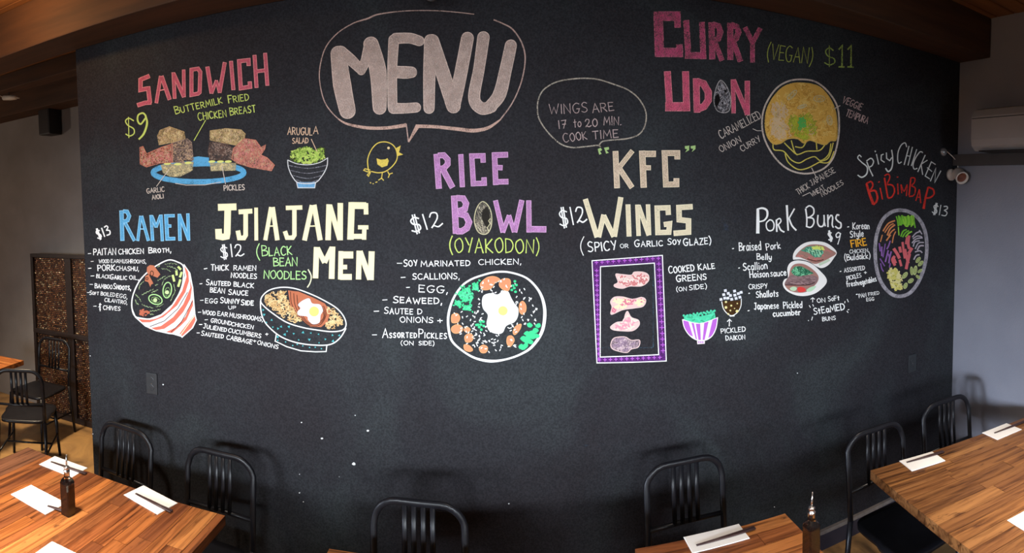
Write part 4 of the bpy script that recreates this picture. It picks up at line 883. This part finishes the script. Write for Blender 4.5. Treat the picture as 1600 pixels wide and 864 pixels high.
for a, b_ in (((828, 660), (842, 682)), ((862, 650), (872, 672)), ((1175, 620), (1172, 640)), ((1195, 600), (1208, 630)), ((1192, 715), (1206, 732)), ((1200, 705), (1216, 700)), ((818, 806), (826, 808)), ((862, 770), (852, 805))): s.line([a, b_], WHITE, 1.1)
s.make('chalk_lettering', 'white chalk words ON SOFT STEAMED BUNS with steam ticks')
for out, fill, top in (([(208, 345), (215, 265), (270, 190), (370, 125), (500, 102), (640, 120), (740, 180), (798, 255), (760, 330), (690, 420), (600, 465), (520, 440), (430, 380), (320, 350), (240, 350)],
                   [(240, 310), (300, 230), (400, 160), (500, 145), (620, 160), (720, 215), (790, 270), (700, 330), (600, 380), (500, 410), (400, 360), (300, 320)], True),
                  ([(140, 590), (130, 480), (165, 400), (250, 362), (370, 372), (480, 420), (580, 510), (650, 590), (662, 660), (600, 740), (500, 810), (370, 842), (240, 830), (120, 770), (70, 690), (90, 620)],
                   [(150, 590), (175, 470), (240, 410), (350, 410), (460, 470), (545, 560), (545, 640), (480, 720), (380, 790), (250, 795), (150, 760), (95, 690), (120, 620)], False)):
    s = K('z'); lo = 0 if top else 3
    s.poly(out, c_(235, 232, 228, .95), 1+lo, smooth=True); dr = s.make('chalk_drawing', 'upper of two chalk steamed buns' if top else 'lower of two chalk steamed buns')
    s = K('z'); s.poly(fill, c_(165, 120, 110, .8), 1.6+lo, smooth=True)
    if top:
        s.scrib(fill, [c_(205, 120, 115, .7), c_(150, 120, 105, .7)], 60, 70, 1.0, 2+lo, ang=.2, wob=8, curl=True); s.line([(400, 340), (520, 370), (620, 350)], c_(70, 20, 20, .9), 1.2, 2.6+lo, smooth=True)
        s.line([(560, 420), (650, 380), (700, 350)], c_(195, 210, 185, .9), 4, 2.4+lo)
    else:
        s.poly([(110, 640), (180, 560), (300, 570), (450, 560), (545, 600), (480, 700), (300, 690), (110, 695)], c_(135, 108, 108, .85), 2.2+lo, smooth=True)
        s.scrib([(110, 650), (180, 570), (450, 565), (540, 600), (480, 695), (120, 690)], [c_(160, 130, 130, .8), c_(110, 85, 88, .8)], 80, 50, 1, 2.6+lo, ang=.1); s.line([(100, 692), (250, 695), (400, 692), (500, 660)], c_(60, 30, 30, .9), 1.3, 3.2+lo, smooth=True)
    s.make('chalk_meat', None, dr)
    s = K('z')
    if top:
        gp = [(310, 230), (400, 175), (520, 165), (600, 200), (620, 260), (580, 320), (500, 320), (420, 260)]; s.poly(gp, c_(80, 150, 125, .7), 3); s.scrib(gp, [c_(120, 200, 165, .85), c_(50, 110, 90, .8), c_(160, 210, 170, .8)], 80, 60, 1.3, 3.4, ang=1.2, wob=8, curl=True)
        s.scrib([(440, 190), (520, 150), (660, 185), (640, 225), (480, 220)], [c_(215, 225, 110, .9)], 26, 50, 1.3, 4.4, ang=.9)
    else:
        gp = [(180, 510), (230, 445), (320, 440), (400, 480), (490, 540), (400, 560), (300, 580), (220, 560)]; s.poly(gp, c_(75, 140, 105, .75), 6); s.scrib(gp, [c_(120, 195, 150, .85), c_(45, 100, 75, .8)], 60, 55, 1.3, 6.4, wob=10, curl=True)
        s.poly([(165, 740), (210, 715), (260, 730), (240, 770), (190, 770)], c_(190, 215, 180, .9), 6, smooth=True); s.poly([(390, 760), (450, 720), (520, 710), (470, 770), (410, 785)], c_(185, 220, 185, .9), 6, smooth=True)
        s.poly([(265, 740), (310, 718), (370, 740), (370, 780), (290, 790)], c_(220, 70, 65, .9), 6, smooth=True)
    s.make('chalk_greens', None, dr)
# ---- SPICY CHICKEN BIBIMBAP
s = K('x'); SW = c_(225, 228, 225, .75)
for st, w_ in (([(105, 235), (85, 215), (68, 245), (110, 290), (165, 340), (160, 410), (110, 445), (68, 422)], [1.6, 1.6, 1.6, 1.8, 2, 2.2, 2.2, 1.8]), ([(162, 285), (190, 360), (225, 432)], 1.9), ([(160, 275), (205, 248), (232, 280), (215, 325), (190, 338)], 1.8),
               ([(262, 205), (285, 310)], 1.8), ([(248, 170), (252, 182)], 2), ([(335, 205), (312, 215), (310, 265), (345, 290)], 1.7), ([(365, 190), (368, 250), (400, 272), (422, 240)], 1.8), ([(420, 162), (432, 260), (420, 350), (385, 385), (358, 352)], [1.8, 1.8, 2.2, 2.4, 2]),
               ([(575, 130), (560, 88), (520, 110), (488, 180), (482, 260), (495, 300), (522, 285)], 1.7), ([(600, 122), (550, 315)], 1.7), ([(635, 132), (590, 320)], 1.6), ([(575, 220), (615, 228)], 1.4), ([(680, 155), (625, 325)], 1.7), ([(742, 190), (715, 180), (665, 250), (642, 320), (655, 360), (685, 352)], 1.7),
               ([(768, 215), (692, 388)], 1.7), ([(790, 268), (725, 310), (742, 418)], 1.6), ([(875, 312), (832, 285), (768, 432), (815, 462)], 1.6), ([(790, 345), (838, 385)], 1.5), ([(822, 485), (878, 352), (868, 498), (930, 378)], 1.8)):
    s.line(st, SW, w_, 2, smooth=len(st) > 4, cap=.3)
s.make('chalk_lettering', 'white chalk words SPICY CHICKEN arching over the red word')
s = K('x')
for st, w_ in (([(158, 510), (190, 620), (230, 725)], [3.4, 4, 4.4]), ([(155, 512), (205, 490), (225, 530), (195, 585)], 2.4), ([(195, 590), (250, 585), (272, 650), (260, 700), (228, 728)], 3), ([(300, 555), (325, 675)], 2), ([(285, 490), (292, 498)], 2.6),
               ([(345, 450), (380, 655)], 2.6), ([(345, 430), (380, 412), (402, 440), (375, 510)], 2), ([(370, 520), (430, 530), (450, 590), (420, 650), (378, 660)], 2.3), ([(482, 510), (488, 625)], 2), ([(480, 438), (483, 448)], 2.4), ([(515, 520), (525, 610)], 1.6), ([(518, 520), (548, 590), (580, 525), (572, 640)], 1.6),
               ([(620, 450), (600, 635)], 2.2), ([(620, 450), (660, 455), (655, 500), (625, 530)], 1.8), ([(625, 535), (665, 560), (650, 630), (600, 645)], 2.1), ([(708, 570), (670, 690)], 1.8), ([(708, 570), (722, 712)], 1.8), ([(688, 650), (722, 655)], 1.5),
               ([(800, 545), (770, 660), (752, 772)], [2.6, 3, 4]), ([(800, 548), (850, 570), (858, 620), (820, 655), (775, 660)], 2.6)):
    s.line(st, RED, w_, 2, smooth=len(st) > 3)
s.make('chalk_lettering', 'red chalk word BIBIMBAP')
s = K('x'); T(s, ('$13', 838, 815, 985, 850, 100, SW, 1.7)); s.make('chalk_lettering', 'white chalk price $13 right of the red word')
s = K('v')
T(s, ('*', 88, 105, 104, 105, 50, WHITE, 2.2), ('Korean', 138, 112, 298, 108, 62, WHITE, 1.5), ('Style', 115, 190, 242, 182, 60, WHITE, 1.5), ('CHICKEN', 110, 345, 285, 332, 34, WHITE, 1.3), ('(Buldakk)', 62, 415, 308, 392, 56, WHITE, 1.4),
  ('*', 14, 535, 28, 535, 50, WHITE, 2.0), ('ASSORTED', 58, 528, 255, 502, 38, WHITE, 1.5), ('PICKLES', 85, 605, 222, 572, 40, WHITE, 1.5), ('+', 248, 545, 272, 545, 40, WHITE, 1.4), ('fresh', 82, 668, 190, 652, 50, WHITE, 1.4), ('vegetables', 195, 655, 368, 612, 50, WHITE, 1.3),
  ('*', 172, 758, 186, 758, 50, WHITE, 2.0), ('PAN', 200, 775, 270, 762, 36, WHITE, 1.4), ('FRIED', 292, 756, 395, 738, 30, WHITE, 1.3), ('EGG', 272, 806, 345, 798, 30, WHITE, 1.3))
s.make('chalk_lettering', 'white chalk ingredient list left of the oval rice bowl')
s = K('v'); T(s, ('FIRE', 128, 288, 272, 262, 66, ORANGE, 2.4)); s.make('chalk_lettering', 'orange chalk word FIRE')
s = K('y')
rim = [(310, 72), (400, 95), (470, 155), (515, 250), (530, 370), (522, 490), (490, 610), (440, 710), (380, 775), (310, 798), (240, 785), (170, 720), (120, 620), (98, 500), (95, 370), (115, 250), (160, 150), (230, 90)]
s.line(rim, c_(165, 160, 168, .58), 5.6, 1, closed=True, smooth=True); s.line([(x_*.99+3, y_*.99+4) for x_, y_ in rim], c_(200, 195, 200, .45), 2.2, 2, closed=True, smooth=True)
dr = s.make('chalk_drawing', 'tall oval chalk bowl of many coloured vegetables with grey rim')
def bits(name, cols, sts, w_=2.0):
    s = K('y')
    for st in sts: s.line(st, RND.choice(cols), w_*RND.uniform(.8, 1.15), 3, smooth=len(st) > 2)
    s.make(name, None, dr)
bits('chalk_carrot', [c_(215, 140, 90, .8)], [[(160, 250), (205, 185), (262, 160)], [(175, 262), (215, 205), (250, 185)], [(195, 285), (220, 230), (262, 195)], [(205, 290), (235, 250), (260, 232)], [(138, 340), (155, 280)], [(188, 330), (225, 280)], [(238, 350), (250, 290), (268, 252)]])
bits('chalk_lettuce', [c_(150, 210, 70, .85), c_(120, 190, 60, .8)], [[(275+k*14+RND.uniform(-4, 4), 112+RND.uniform(0, 15)), (282+k*14, 160), (290+k*12, 200+RND.uniform(-10, 14))] for k in range(11)] + [[(290, 215), (295, 285)], [(310, 295), (330, 250), (360, 235)], [(325, 300), (350, 262), (380, 245)], [(350, 298), (375, 268), (405, 252)], [(330, 150), (350, 205), (375, 205)], [(420, 150), (432, 222)]], 2.2)
bits('chalk_onion', [c_(190, 180, 190, .7)], [[(408, 300), (440, 265), (480, 250)], [(412, 315), (450, 290), (490, 298)], [(405, 350), (440, 315), (495, 305)], [(415, 380), (430, 340), (470, 330)], [(432, 400), (460, 350), (505, 345)], [(450, 410), (470, 375), (505, 372)], [(465, 240), (490, 275)], [(430, 425), (470, 415), (492, 432)], [(420, 490), (440, 455), (468, 448)]])
bits('chalk_cabbage', [c_(130, 90, 160, .7), c_(150, 105, 175, .7)], [[(128, 350), (138, 420)], [(150, 380), (150, 460)], [(180, 355), (170, 410), (160, 470)], [(222, 330), (205, 380), (192, 400)], [(205, 410), (190, 470), (180, 510)], [(230, 420), (215, 480), (210, 520)], [(135, 480), (160, 520), (175, 545)], [(140, 520), (150, 565), (165, 590)], [(222, 520), (215, 555)], [(205, 440), (215, 470)]], 2.2)
bits('chalk_radish', [c_(215, 105, 110, .8)], [[(380, 285), (372, 350), (382, 400)], [(250, 395), (280, 440), (300, 480)], [(325, 340), (335, 420), (345, 480)], [(365, 300), (355, 360)], [(260, 460), (240, 490), (262, 540)], [(385, 440), (370, 500), (355, 570)], [(405, 390), (375, 440)], [(300, 380), (310, 430)], [(345, 400), (360, 470), (375, 520)], [(300, 490), (315, 545)], [(250, 480), (268, 520)]], 4.4)
s = K('y')
for x_, y_, a, rx_, ry_ in ((457, 492, -.9, 30, 16), (478, 522, -.8, 30, 16), (432, 580, -1.4, 42, 17), (402, 585, 1.5, 38, 14), (472, 585, -.7, 24, 13), (455, 635, .7, 22, 13), (345, 622, -.9, 34, 18), (395, 668, -.6, 28, 18), (350, 710, -1.2, 28, 17)): s.ell(x_, y_, rx_, ry_, c_(185, 195, 130, .8), fill=True, lay=3, rot=a, n=16); s.ell(x_, y_, rx_*.55, ry_*.5, c_(140, 155, 90, .7), 1.0, 4, a, n=12)
s.make('chalk_cucumber', None, dr)
s = K('y'); s.scrib([(185, 600), (215, 560), (290, 560), (320, 620), (325, 740), (270, 760), (225, 720)], [c_(215, 205, 110, .85), c_(225, 215, 150, .85)], 110, 30, 1.8, 3, wob=9, curl=True); s.make('chalk_bean_sprout', None, dr)
# specks of dried plaster and the small remains at the top
s = Chalk()
for x_, y_, r_ in ((471, 660, 1.3), (503, 685, 2), (575, 673, 2.2), (553, 725, 3.2), (555, 649, 1), (468, 741, .9), (468, 770, 1.2), (474, 784, 1.1), (795, 787, 1.2), (255, 601, 1.4), (1246, 583, 1), (1356, 829, .8), (145, 678, .9), (141, 556, 1), (530, 745, .5), (1210, 792, 1)):
    s._face([(x_+r_*RND.uniform(.7, 1.2)*cos(k*pi/4), y_+r_*RND.uniform(.6, 1)*sin(k*pi/4)) for k in range(8)], c_(225, 225, 225, 1), 3)
s.make('chalk_speck', kind='stuff')
s = Chalk(); FA = c_(120, 100, 95, .2)
s.line([(843, 8), (839, 28), (880, 29)], FA, 1.2); s.line([(905, 697), (945, 694)], c_(100, 130, 160, .2), 2.2); s.line([(722, 703), (745, 704)], c_(120, 120, 140, .25), 1.0); s.line([(1366, 482), (1385, 481)], FA, 2)
s.make('chalk_smudge', kind='stuff')

# ------------------------------------------------------------------ outlets painted over with the wall
def outlet(x, z, label):
    t = empty('power_outlet', (x, D, z)); tag(t, label, 'outlet', None)
    link('cover_plate', box(B(), -.037, .037, -.007, 0, -.06, .06, .003), 'plate_paint', t)
    for dz in (-.022, .022):
        bm = lathe(B(), [(.0165, 0), (.0165, .0025), (.014, .003)], 20, (0, -.0065, dz), (0, -1, 0))
        so = link('socket', bm, 'plate_paint', t)
        link('slot', box(box(B(), -.007, -.005, -.0102, -.009, dz-.004, dz+.005), .005, .007, -.0102, -.009, dz-.004, dz+.005), 'dark_metal', so)
    link('screw', lathe(B(), [(.003, 0), (.003, .001)], 10, (0, -.007, 0), (0, -1, 0)), 'steel', t)
outlet(-1.745, 1.10, 'dark painted outlet at the lower left of the chalkboard wall')
outlet(2.632, .985, 'dark painted outlet at the lower right of the chalkboard wall')

# ------------------------------------------------------------------ navy style metal chairs
def make_chair():
    t = empty('metal_chair')
    W2, ZTp, R_ = .19, .865, .1     # local: seat towards -y, back at y=0
    lean = lambda z: (z-.45)*.09
    pts = []
    for z in (0.0, .22, .45, .6, ZTp-R_): pts.append((-W2, lean(z) if z > .45 else (0.45-z)*.09, z))
    for k in range(1, 7):
        a = pi-k*pi/12; pts.append((-W2+R_+R_*cos(a), lean(ZTp), ZTp-R_+R_*sin(a)))
    left = pts[:]
    right = [(-p[0], p[1], p[2]) for p in left][::-1]
    hoop_l = [p for p in left if p[2] >= .45]; hoop_r = [p for p in right if p[2] >= .45]
    link('back_frame', tube(B(), hoop_l+hoop_r, .0155, 12, flat=.7, flatdir=(0, 1, 0)), 'black_enamel', t, True)
    for k in range(4):
        x_ = -.0585+k*.039
        link('slat', tube(B(), [(x_, lean(.6), .585), (x_, lean(.72)+.004, .72), (x_, lean(ZTp)-.002, ZTp-.008)], .0115, 8, flat=.35, flatdir=(0, 1, 0)), 'black_enamel', t, True)
    link('back_rail', tube(B(), [(-W2, lean(.6), .59), (0, lean(.6)+.012, .588), (W2, lean(.6), .59)], .011, 8), 'black_enamel', t, True)
    bm = B(); bmesh.ops.create_grid(bm, x_segments=12, y_segments=12, size=.205)
    for v in bm.verts:
        x_, y_ = v.co.x/.205, v.co.y/.205
        f = 1-.12*max(0, (abs(x_)**4)*(abs(y_)**4))
        v.co.x *= f*(1.02 if y_ < 0 else .96); v.co.z = .452-.014*(1-x_*x_)*(1-y_*y_); v.co.y = v.co.y*f-.215
    r = bmesh.ops.extrude_face_region(bm, geom=bm.faces[:])
    for v in r['geom']:
        if isinstance(v, bmesh.types.BMVert): v.co.z -= .022
    bmesh.ops.recalc_face_normals(bm, faces=bm.faces[:])
    link('seat', bm, 'black_enamel', t, True)
    for sx in (-1, 1):
        link('leg', tube(B(), [(sx*W2, 0, .45), (sx*(W2+.005), .02, .22), (sx*(W2+.012), .05, 0)], [.015, .014, .012], 10), 'black_enamel', t, True)
        link('leg', tube(B(), [(sx*.185, -.39, .435), (sx*.195, -.41, .2), (sx*.205, -.43, 0)], [.016, .014, .012], 10), 'black_enamel', t, True)
        link('stretcher', tube(B(), [(sx*(W2+.006), .022, .2), (sx*.195, -.41, .2)], .008, 8), 'black_enamel', t, True)
    link('stretcher', tube(B(), [(-.198, -.2, .2), (.198, -.2, .2)], .008, 8), 'black_enamel', t, True)
    return t
CH = make_chair()
chairs = [(-1.86, 2.385, radians(-7), 'black metal chair behind the left table, nearest the end of the chalkboard wall'),
          (-1.245, 2.335, radians(-5), 'black metal chair behind the right end of the left table'),
          (-.255, 2.12, radians(-7), 'black metal chair at the bottom centre, before the middle of the chalkboard wall'),
          (.93, 2.27, radians(1), 'black metal chair behind the small table with the right soy bottle'),
          (1.93, 2.085, radians(-2), 'black metal chair behind the left end of the right table'),
          (2.52, 2.10, radians(-6), 'black metal chair in the corner by the grey wall'),
          (-3.70, 3.72, radians(4), 'black metal chair with its back to the copper screen'),
          (-3.22, 2.86, radians(212), 'black metal chair at the far left, its back turned to the camera')]
for i, (x_, y_, a, lb) in enumerate(chairs):
    o = CH if i == 0 else copy_tree(CH)
    o.location = (x_, y_, 0); o.rotation_euler.z = a
    tag(o, lb, 'chair', 'black metal chairs')

# ------------------------------------------------------------------ plank tables
RT = random.Random(21)
def table(name_label, cx, cy, rz, W, Dp, along, mat, end=None, pw=.070, th=.042):
    """top W wide (local x) and Dp deep (local y); along = 'x' or 'y' is the way the planks run"""
    t = empty('dining_table', (cx, cy, 0), rz); tag(t, name_label, 'table')
    def plank(u0, u1, v0, v1, m_):
        # local plank mesh runs along its own x
        L_ = u1-u0; wd = v1-v0; g_ = .0009
        bm = box(B(), -L_/2+g_, L_/2-g_, -wd/2+g_, wd/2-g_, .75-th, .75+RT.uniform(-.0004, .0004))
        o = link('plank', bm, m_, t)
        if along == 'x': o.location = ((u0+u1)/2, (v0+v1)/2, 0)
        else: o.location = ((v0+v1)/2, (u0+u1)/2, 0); o.rotation_euler.z = pi/2
    Lg, Ac = (W, Dp) if along == 'x' else (Dp, W)
    v = -Ac/2; first = True
    while v < Ac/2-.001:
        pwk = pw*RT.uniform(.6, 1.35)
        if end and first: pwk = end
        v1 = min(v+pwk, Ac/2)
        if Ac/2-v1 < pw*.4: v1 = Ac/2
        cuts = [-Lg/2]; 
        if not (end and first):
            c = -Lg/2+RT.uniform(.18, .75)
            while c < Lg/2-.15: cuts.append(c); c += RT.uniform(.3, .85)
        cuts.append(Lg/2)
        for a, b_ in zip(cuts, cuts[1:]): plank(a, b_, v, v1, 'end_wood' if (end and first) else mat)
        first = False; v = v1
    link('subframe', box(B(), -W/2+.2, W/2-.2, -Dp/2+.2, Dp/2-.2, .69, .75-th-.001, .004), 'dark_metal', t)
    link('column', tube(B(), [(0, 0, .03), (0, 0, .70)], .04, 18), 'dark_metal', t, True)
    link('foot', box(box(B(), -W*.3, W*.3, -.035, .035, 0, .035, .006), -.035, .035, -Dp*.3, Dp*.3, 0, .03, .006), 'dark_metal', t)
    return t
table('large orange plank table at the lower left with a soy bottle and white napkins', -1.705, 1.60, radians(-1.2), 1.25, .98, 'y', 'table_wood', end=.155)
table('plank table at the bottom centre, only its far left corner in the photo', -.18, 1.535, radians(-2), .84, .89, 'x', 'table_wood')
table('small plank table left of the right soy bottle with one napkin', .885, 1.60, radians(-3.2), .65, .66, 'x', 'table_wood')
# right table: left far corner at (1.766, 1.976)
a = radians(-10.2); Wt, Dt = 1.26, .92
ex = Vector((cos(a), sin(a), 0)); ey = Vector((-sin(a), cos(a), 0))
c0 = Vector((1.766, 1.976, 0))+ex*Wt/2-ey*Dt/2
table('large brown plank table at the lower right beside the grey wall', c0.x, c0.y, a, Wt, Dt, 'x', 'table_wood_brown', pw=.066, th=.046)
table('plank table at the far left edge in the back area', -4.02, 2.98, radians(6), .72, .66, 'x', 'table_wood')

# ------------------------------------------------------------------ napkins, chopsticks
def napkin(cx, cy, rz, label, w_=.235, d_=.125):
    o = link('paper_napkin', box(box(B(), -w_/2, w_/2, -d_/2, d_/2, 0, .0016, .0005), -w_/2+.002, w_/2-.001, -d_/2+.001, d_/2-.003, .0017, .003, .0005), 'paper')
    o.location = (cx, cy, .7508); o.rotation_euler.z = rz; tag(o, label, 'napkin', 'white paper napkins on the tables')
def sticks(x0, y0, x1, y1, label, z=.7542):
    L_ = math.hypot(x1-x0, y1-y0); t = empty('chopsticks', (x0, y0, z), math.atan2(y1-y0, x1-x0)); tag(t, label, 'chopsticks', 'dark chopsticks laid on napkins')
    for s_ in (-1, 1):
        link('stick', tube(B(), [(0, s_*.0028, .0022), (L_*.5, s_*.0045, .0035), (L_, s_*.0052, .0045)], [.002, .0036, .0046], 8), 'chopstick_wood', t, True)
napkin(-2.0, 2.055, radians(1), 'white napkin at the back left corner of the left table')
napkin(-1.868, 1.74, radians(-3), 'white napkin left of the soy bottle on the left table', .25, .13)
napkin(-1.438, 2.04, radians(-14), 'white napkin near the right corner of the left table')
napkin(-1.475, 1.49, radians(2), 'white napkin cut off by the bottom edge on the left table', .22, .12)
napkin(.897, 1.892, radians(-3), 'white napkin on the small table left of the right soy bottle', .24, .105)
napkin(2.026, 1.868, radians(-13), 'white napkin at the left end of the right table', .205, .122)
napkin(2.6, 1.772, radians(-9), 'white napkin at the far back of the right table', .205, .125)
napkin(1.975, 1.165, radians(-12), 'white napkin cut off at the lower right corner on the right table', .21, .12)
napkin(-4.12, 3.2, radians(8), 'white napkin on the far left table in the back area', .22, .12)
napkin(-3.93, 2.84, radians(8), 'white napkin at the near side of the far left table', .2, .12)
sticks(-2.082, 2.048, -1.842, 2.058, 'dark chopsticks behind the soy bottle on the left table')
sticks(-1.521, 2.041, -1.292, 1.992, 'dark chopsticks near the right corner of the left table')
sticks(.805, 1.878, 1.06, 1.876, 'dark chopsticks beside the right soy bottle')
sticks(1.952, 1.908, 2.172, 1.852, 'dark chopsticks at the left end of the right table')
sticks(2.545, 1.787, 2.785, 1.737, 'dark chopsticks at the far back of the right table')
sticks(-1.786, 1.722, -1.68, 1.737, 'short dark chopstick tips beside the left soy bottle')
sticks(1.86, 1.13, 2.09, 1.085, 'dark chopsticks at the lower right corner of the photo', z=.7544)
# ------------------------------------------------------------------ soy bottles with pourers
def bottle(x_, y_, rz, label):
    t = empty('soy_bottle', (x_, y_, .7508), rz); tag(t, label, 'bottle', 'square soy bottles with steel pourers')
    def prism(prof, mat, nm, k=.22):
        bm = B(); rings = []
        for h_, z in prof:
            c = h_*(k if h_ > .02 else .45); pts = []
            for sx, sy in ((1, 1), (-1, 1), (-1, -1), (1, -1)):
                p = [(sx*h_, sy*(h_-c)), (sx*(h_-c), sy*h_)]
                if sx*sy < 0: p = p[::-1]
                pts += p
            rings.append([bm.verts.new((a_, b_, z)) for a_, b_ in pts])
        for A_, C_ in zip(rings, rings[1:]):
            for q in range(8): bm.faces.new((A_[q], A_[(q+1) % 8], C_[(q+1) % 8], C_[q]))
        bm.faces.new(rings[0][::-1]); bm.faces.new(rings[-1]); bmesh.ops.recalc_face_normals(bm, faces=bm.faces[:])
        return link(nm, bm, mat, t)
    prism([(.0235, 0), (.0255, .004), (.0255, .142), (.022, .153), (.0125, .166), (.0115, .195)], 'glass', 'glass_body')
    prism([(.0222, .003), (.0238, .006), (.0238, .136), (.0232, .137)], 'soy_sauce', 'sauce')
    link('collar', lathe(B(), [(.0128, .186), (.0145, .188), (.0145, .196), (.011, .199), (.011, .206), (.0135, .208), (.0125, .213), (.006, .216)], 18), 'steel', t, True)
    link('pourer', tube(B(), [(0, 0, .21), (.001, 0, .235), (.003, 0, .268)], [.0045, .0038, .0024], 10), 'steel', t, True)
bottle(-1.673, 1.74, radians(-3), 'tall square bottle of dark soy sauce on the left table')
bottle(1.137, 1.59, radians(5), 'square soy sauce bottle at the right end of the small table')
bottle(-.03, 1.42, 0, 'soy bottle at bottom centre, only its pourer tip in the photo')

# ------------------------------------------------------------------ air conditioner on the grey wall
t = empty('air_conditioner', (XR, 1.8, 2.42)); tag(t, 'grey wall mounted air conditioner high on the right wall', 'air conditioner')
bm = B(); prof = [(0, 0), (-.17, 0), (-.205, .03), (-.213, .07), (-.213, .22), (-.19, .265), (-.12, .285), (0, .285)]
A_ = [bm.verts.new((x_, .455, z)) for x_, z in prof]; C_ = [bm.verts.new((x_, -.455, z)) for x_, z in prof]
for k in range(len(prof)): q = (k+1) % len(prof); bm.faces.new((A_[k], A_[q], C_[q], C_[k]))
bm.faces.new(A_[::-1]); bm.faces.new(C_); bmesh.ops.recalc_face_normals(bm, faces=bm.faces[:])
link('housing', bm, 'air_conditioner_plastic', t)
link('louver', box(B(), -.2, -.06, -.40, .40, -.008, -.001, .002), 'dark_metal', t)
link('front_seam', box(B(), -.2155, -.2125, -.45, .45, .205, .209), 'dark_metal', t)
o = link('dark_strip', box(B(), XR-.06, XR-.001, .6, D-.004, 2.335, 2.415, .004), 'strip_paint'); tag(o, 'dark strip under the air conditioner on the right wall', 'duct')  # dark strip filling the band below the air conditioner
# lamp holder in the corner
t = empty('wall_spotlight', (2.985, D, 2.27)); t.scale = (1.15, 1.15, 1.15); tag(t, 'white round spotlight on the chalkboard wall beside the grey wall', 'spotlight')
link('mount', lathe(B(), [(.036, 0), (.037, .014), (.030, .022)], 24, (0, 0, 0), (0, -1, 0)), 'white_enamel', t, True)
ax = Vector((-.42, -.80, -.42)).normalized(); c = Vector((.015, -.055, .005))
link('arm', tube(B(), [(0, -.02, 0), (.01, -.05, .006)], .008, 8), 'white_enamel', t, True)
link('shade', lathe(B(), [(.020, -.03), (.034, -.022), (.037, 0), (.038, .058), (.041, .064), (.033, .064), (.031, .02), (.02, .01)], 26, c, ax, True, True), 'white_enamel', t, True)
link('socket', lathe(B(), [(.0295, .024), (.0305, .052), (.024, .050), (.022, .026)], 22, c, ax, True, True), 'rust_inside', t, True)
link('cable', tube(B(), [(.015, -.05, .03), (.03, -.03, .08), (.0, -.012, .115), (-.05, -.010, .14)], .0028, 8), 'white_enamel', t, True)
t = empty('junction_cap', (2.897, D, 2.425)); tag(t, 'small silver cap on the wall above the white spotlight', 'cap')
link('cap', lathe(B(), [(.030, 0), (.029, .012), (.02, .024), (.008, .028)], 18, (0, 0, 0), (0, -1, 0)), 'silver_cap', t, True)
link('bracket', box(B(), .02, .07, -.014, 0, .004, .02, .003), 'dark_metal', t)
# dark track spotlight above the MENU bubble
t = empty('track_spotlight', (-.16, 2.40, 3.071)); tag(t, 'small black spotlight hanging over the MENU bubble', 'spotlight')
link('stem', tube(B(), [(0, 0, 0), (0, 0, -.06)], .008, 8), 'dark_metal', t, True)
link('lamp_head', lathe(B(), [(.018, -.05), (.03, -.03), (.033, .05), (.028, .05), (.02, .03)], 20, (0, -.01, -.08), (-.2, -.7, -.55)), 'dark_metal', t, True)

# ------------------------------------------------------------------ the back area: copper screen, lamp, speaker
t = empty('folding_screen', (-3.56, 3.96, 0)); tag(t, 'tall dark framed screen of copper scales against the far wall', 'screen')
SX = [(-.62, -.585), (-.135, -.055), (.62, .66)]; ST = 1.63
for a_, b_ in SX: link('post', box(B(), a_, b_, -.02, .03, 0, ST, .003), 'screen_frame', t)
for z0, z1 in ((ST, ST+.035), (.84, .885), (.0, .05)): link('rail', box(B(), SX[0][0], SX[2][1], -.022, .032, z0, z1, .003), 'screen_frame', t)
RS = random.Random(5)
for pi_, (a_, b_) in enumerate(((-.585, -.135), (-.055, .62))):
    for z0, z1 in ((.05, .84), (.885, ST)):
        bm = B(); box(bm, a_, b_, .012, .02, z0, z1)
        pn = link('panel', bm, 'screen_frame', t)
        bm = B(); lay_ = bm.loops.layers.float_color.new('tint'); st_ = .020
        nx_, nz_ = int((b_-a_)/st_), int((z1-z0)/.019)
        for iz in range(nz_):
            for ix in range(nx_):
                cx_, cz_ = a_+(ix+.5+(.5 if iz % 2 else 0)*.9)*st_, z0+(iz+.5)*.019
                if cx_ > b_-.01: continue
                tl = RS.uniform(-.5, .5)+(.6 if (ix//2) % 2 else -.6); ty = RS.uniform(-.3, .5)
                u = Vector((cos(tl), -.18*RS.uniform(-1, 1), sin(tl))); v = Vector((-sin(tl)*.5, -ty, cos(tl)))
                C0 = Vector((cx_, .004, cz_))
                f = bm.faces.new([bm.verts.new(C0+u*p*.011+v*q*.0075) for p, q in ((-1, 0), (-.2, -.8), (1, 0), (.2, .8))])
                k = RS.random(); c3 = (.26, .10, .045) if k < .55 else ((.42, .20, .08) if k < .85 else ((.75, .55, .32) if k < .95 else (.10, .04, .025)))
                for lp in f.loops: lp[lay_] = (*c3, 1)
        o = link('scales', bm, 'copper_scale', pn); o['kind'] = 'stuff'
# white tube lamp and black speaker hanging from the rear beam
t = empty('track_lamp', (-3.72, 3.36, 3.155)); tag(t, 'small white tube lamp on a wire at the upper left', 'lamp')
link('tube', tube(B(), [(-.10, 0, .012), (.0, 0, -.004), (.07, 0, -.016)], [.022, .024, .02], 14), 'white_enamel', t, True)
link('wire', tube(B(), [(.07, 0, -.016), (.11, 0, -.03), (.11, 0, -.03)][:2], .004, 8), 'white_enamel', t, True)
link('wire', tube(B(), [(-.10, 0, .012), (-.22, -.03, .10), (-.24, -.03, .28)], .004, 8), 'white_enamel', t, True)
link('bracket', tube(B(), [(-.02, 0, .015), (-.02, -.03, .10)], .006, 8), 'dark_metal', t, True)
t = empty('wall_speaker', (-3.86, 4.0, 3.05)); tag(t, 'slim black speaker hanging under the rear beam', 'speaker')
link('cabinet', box(B(), -.075, .075, -.09, .09, -.18, .075, .008), 'dark_metal', t)
link('grille', box(B(), -.065, .065, -.094, -.0895, -.17, .062, .002), 'screen_frame', t)
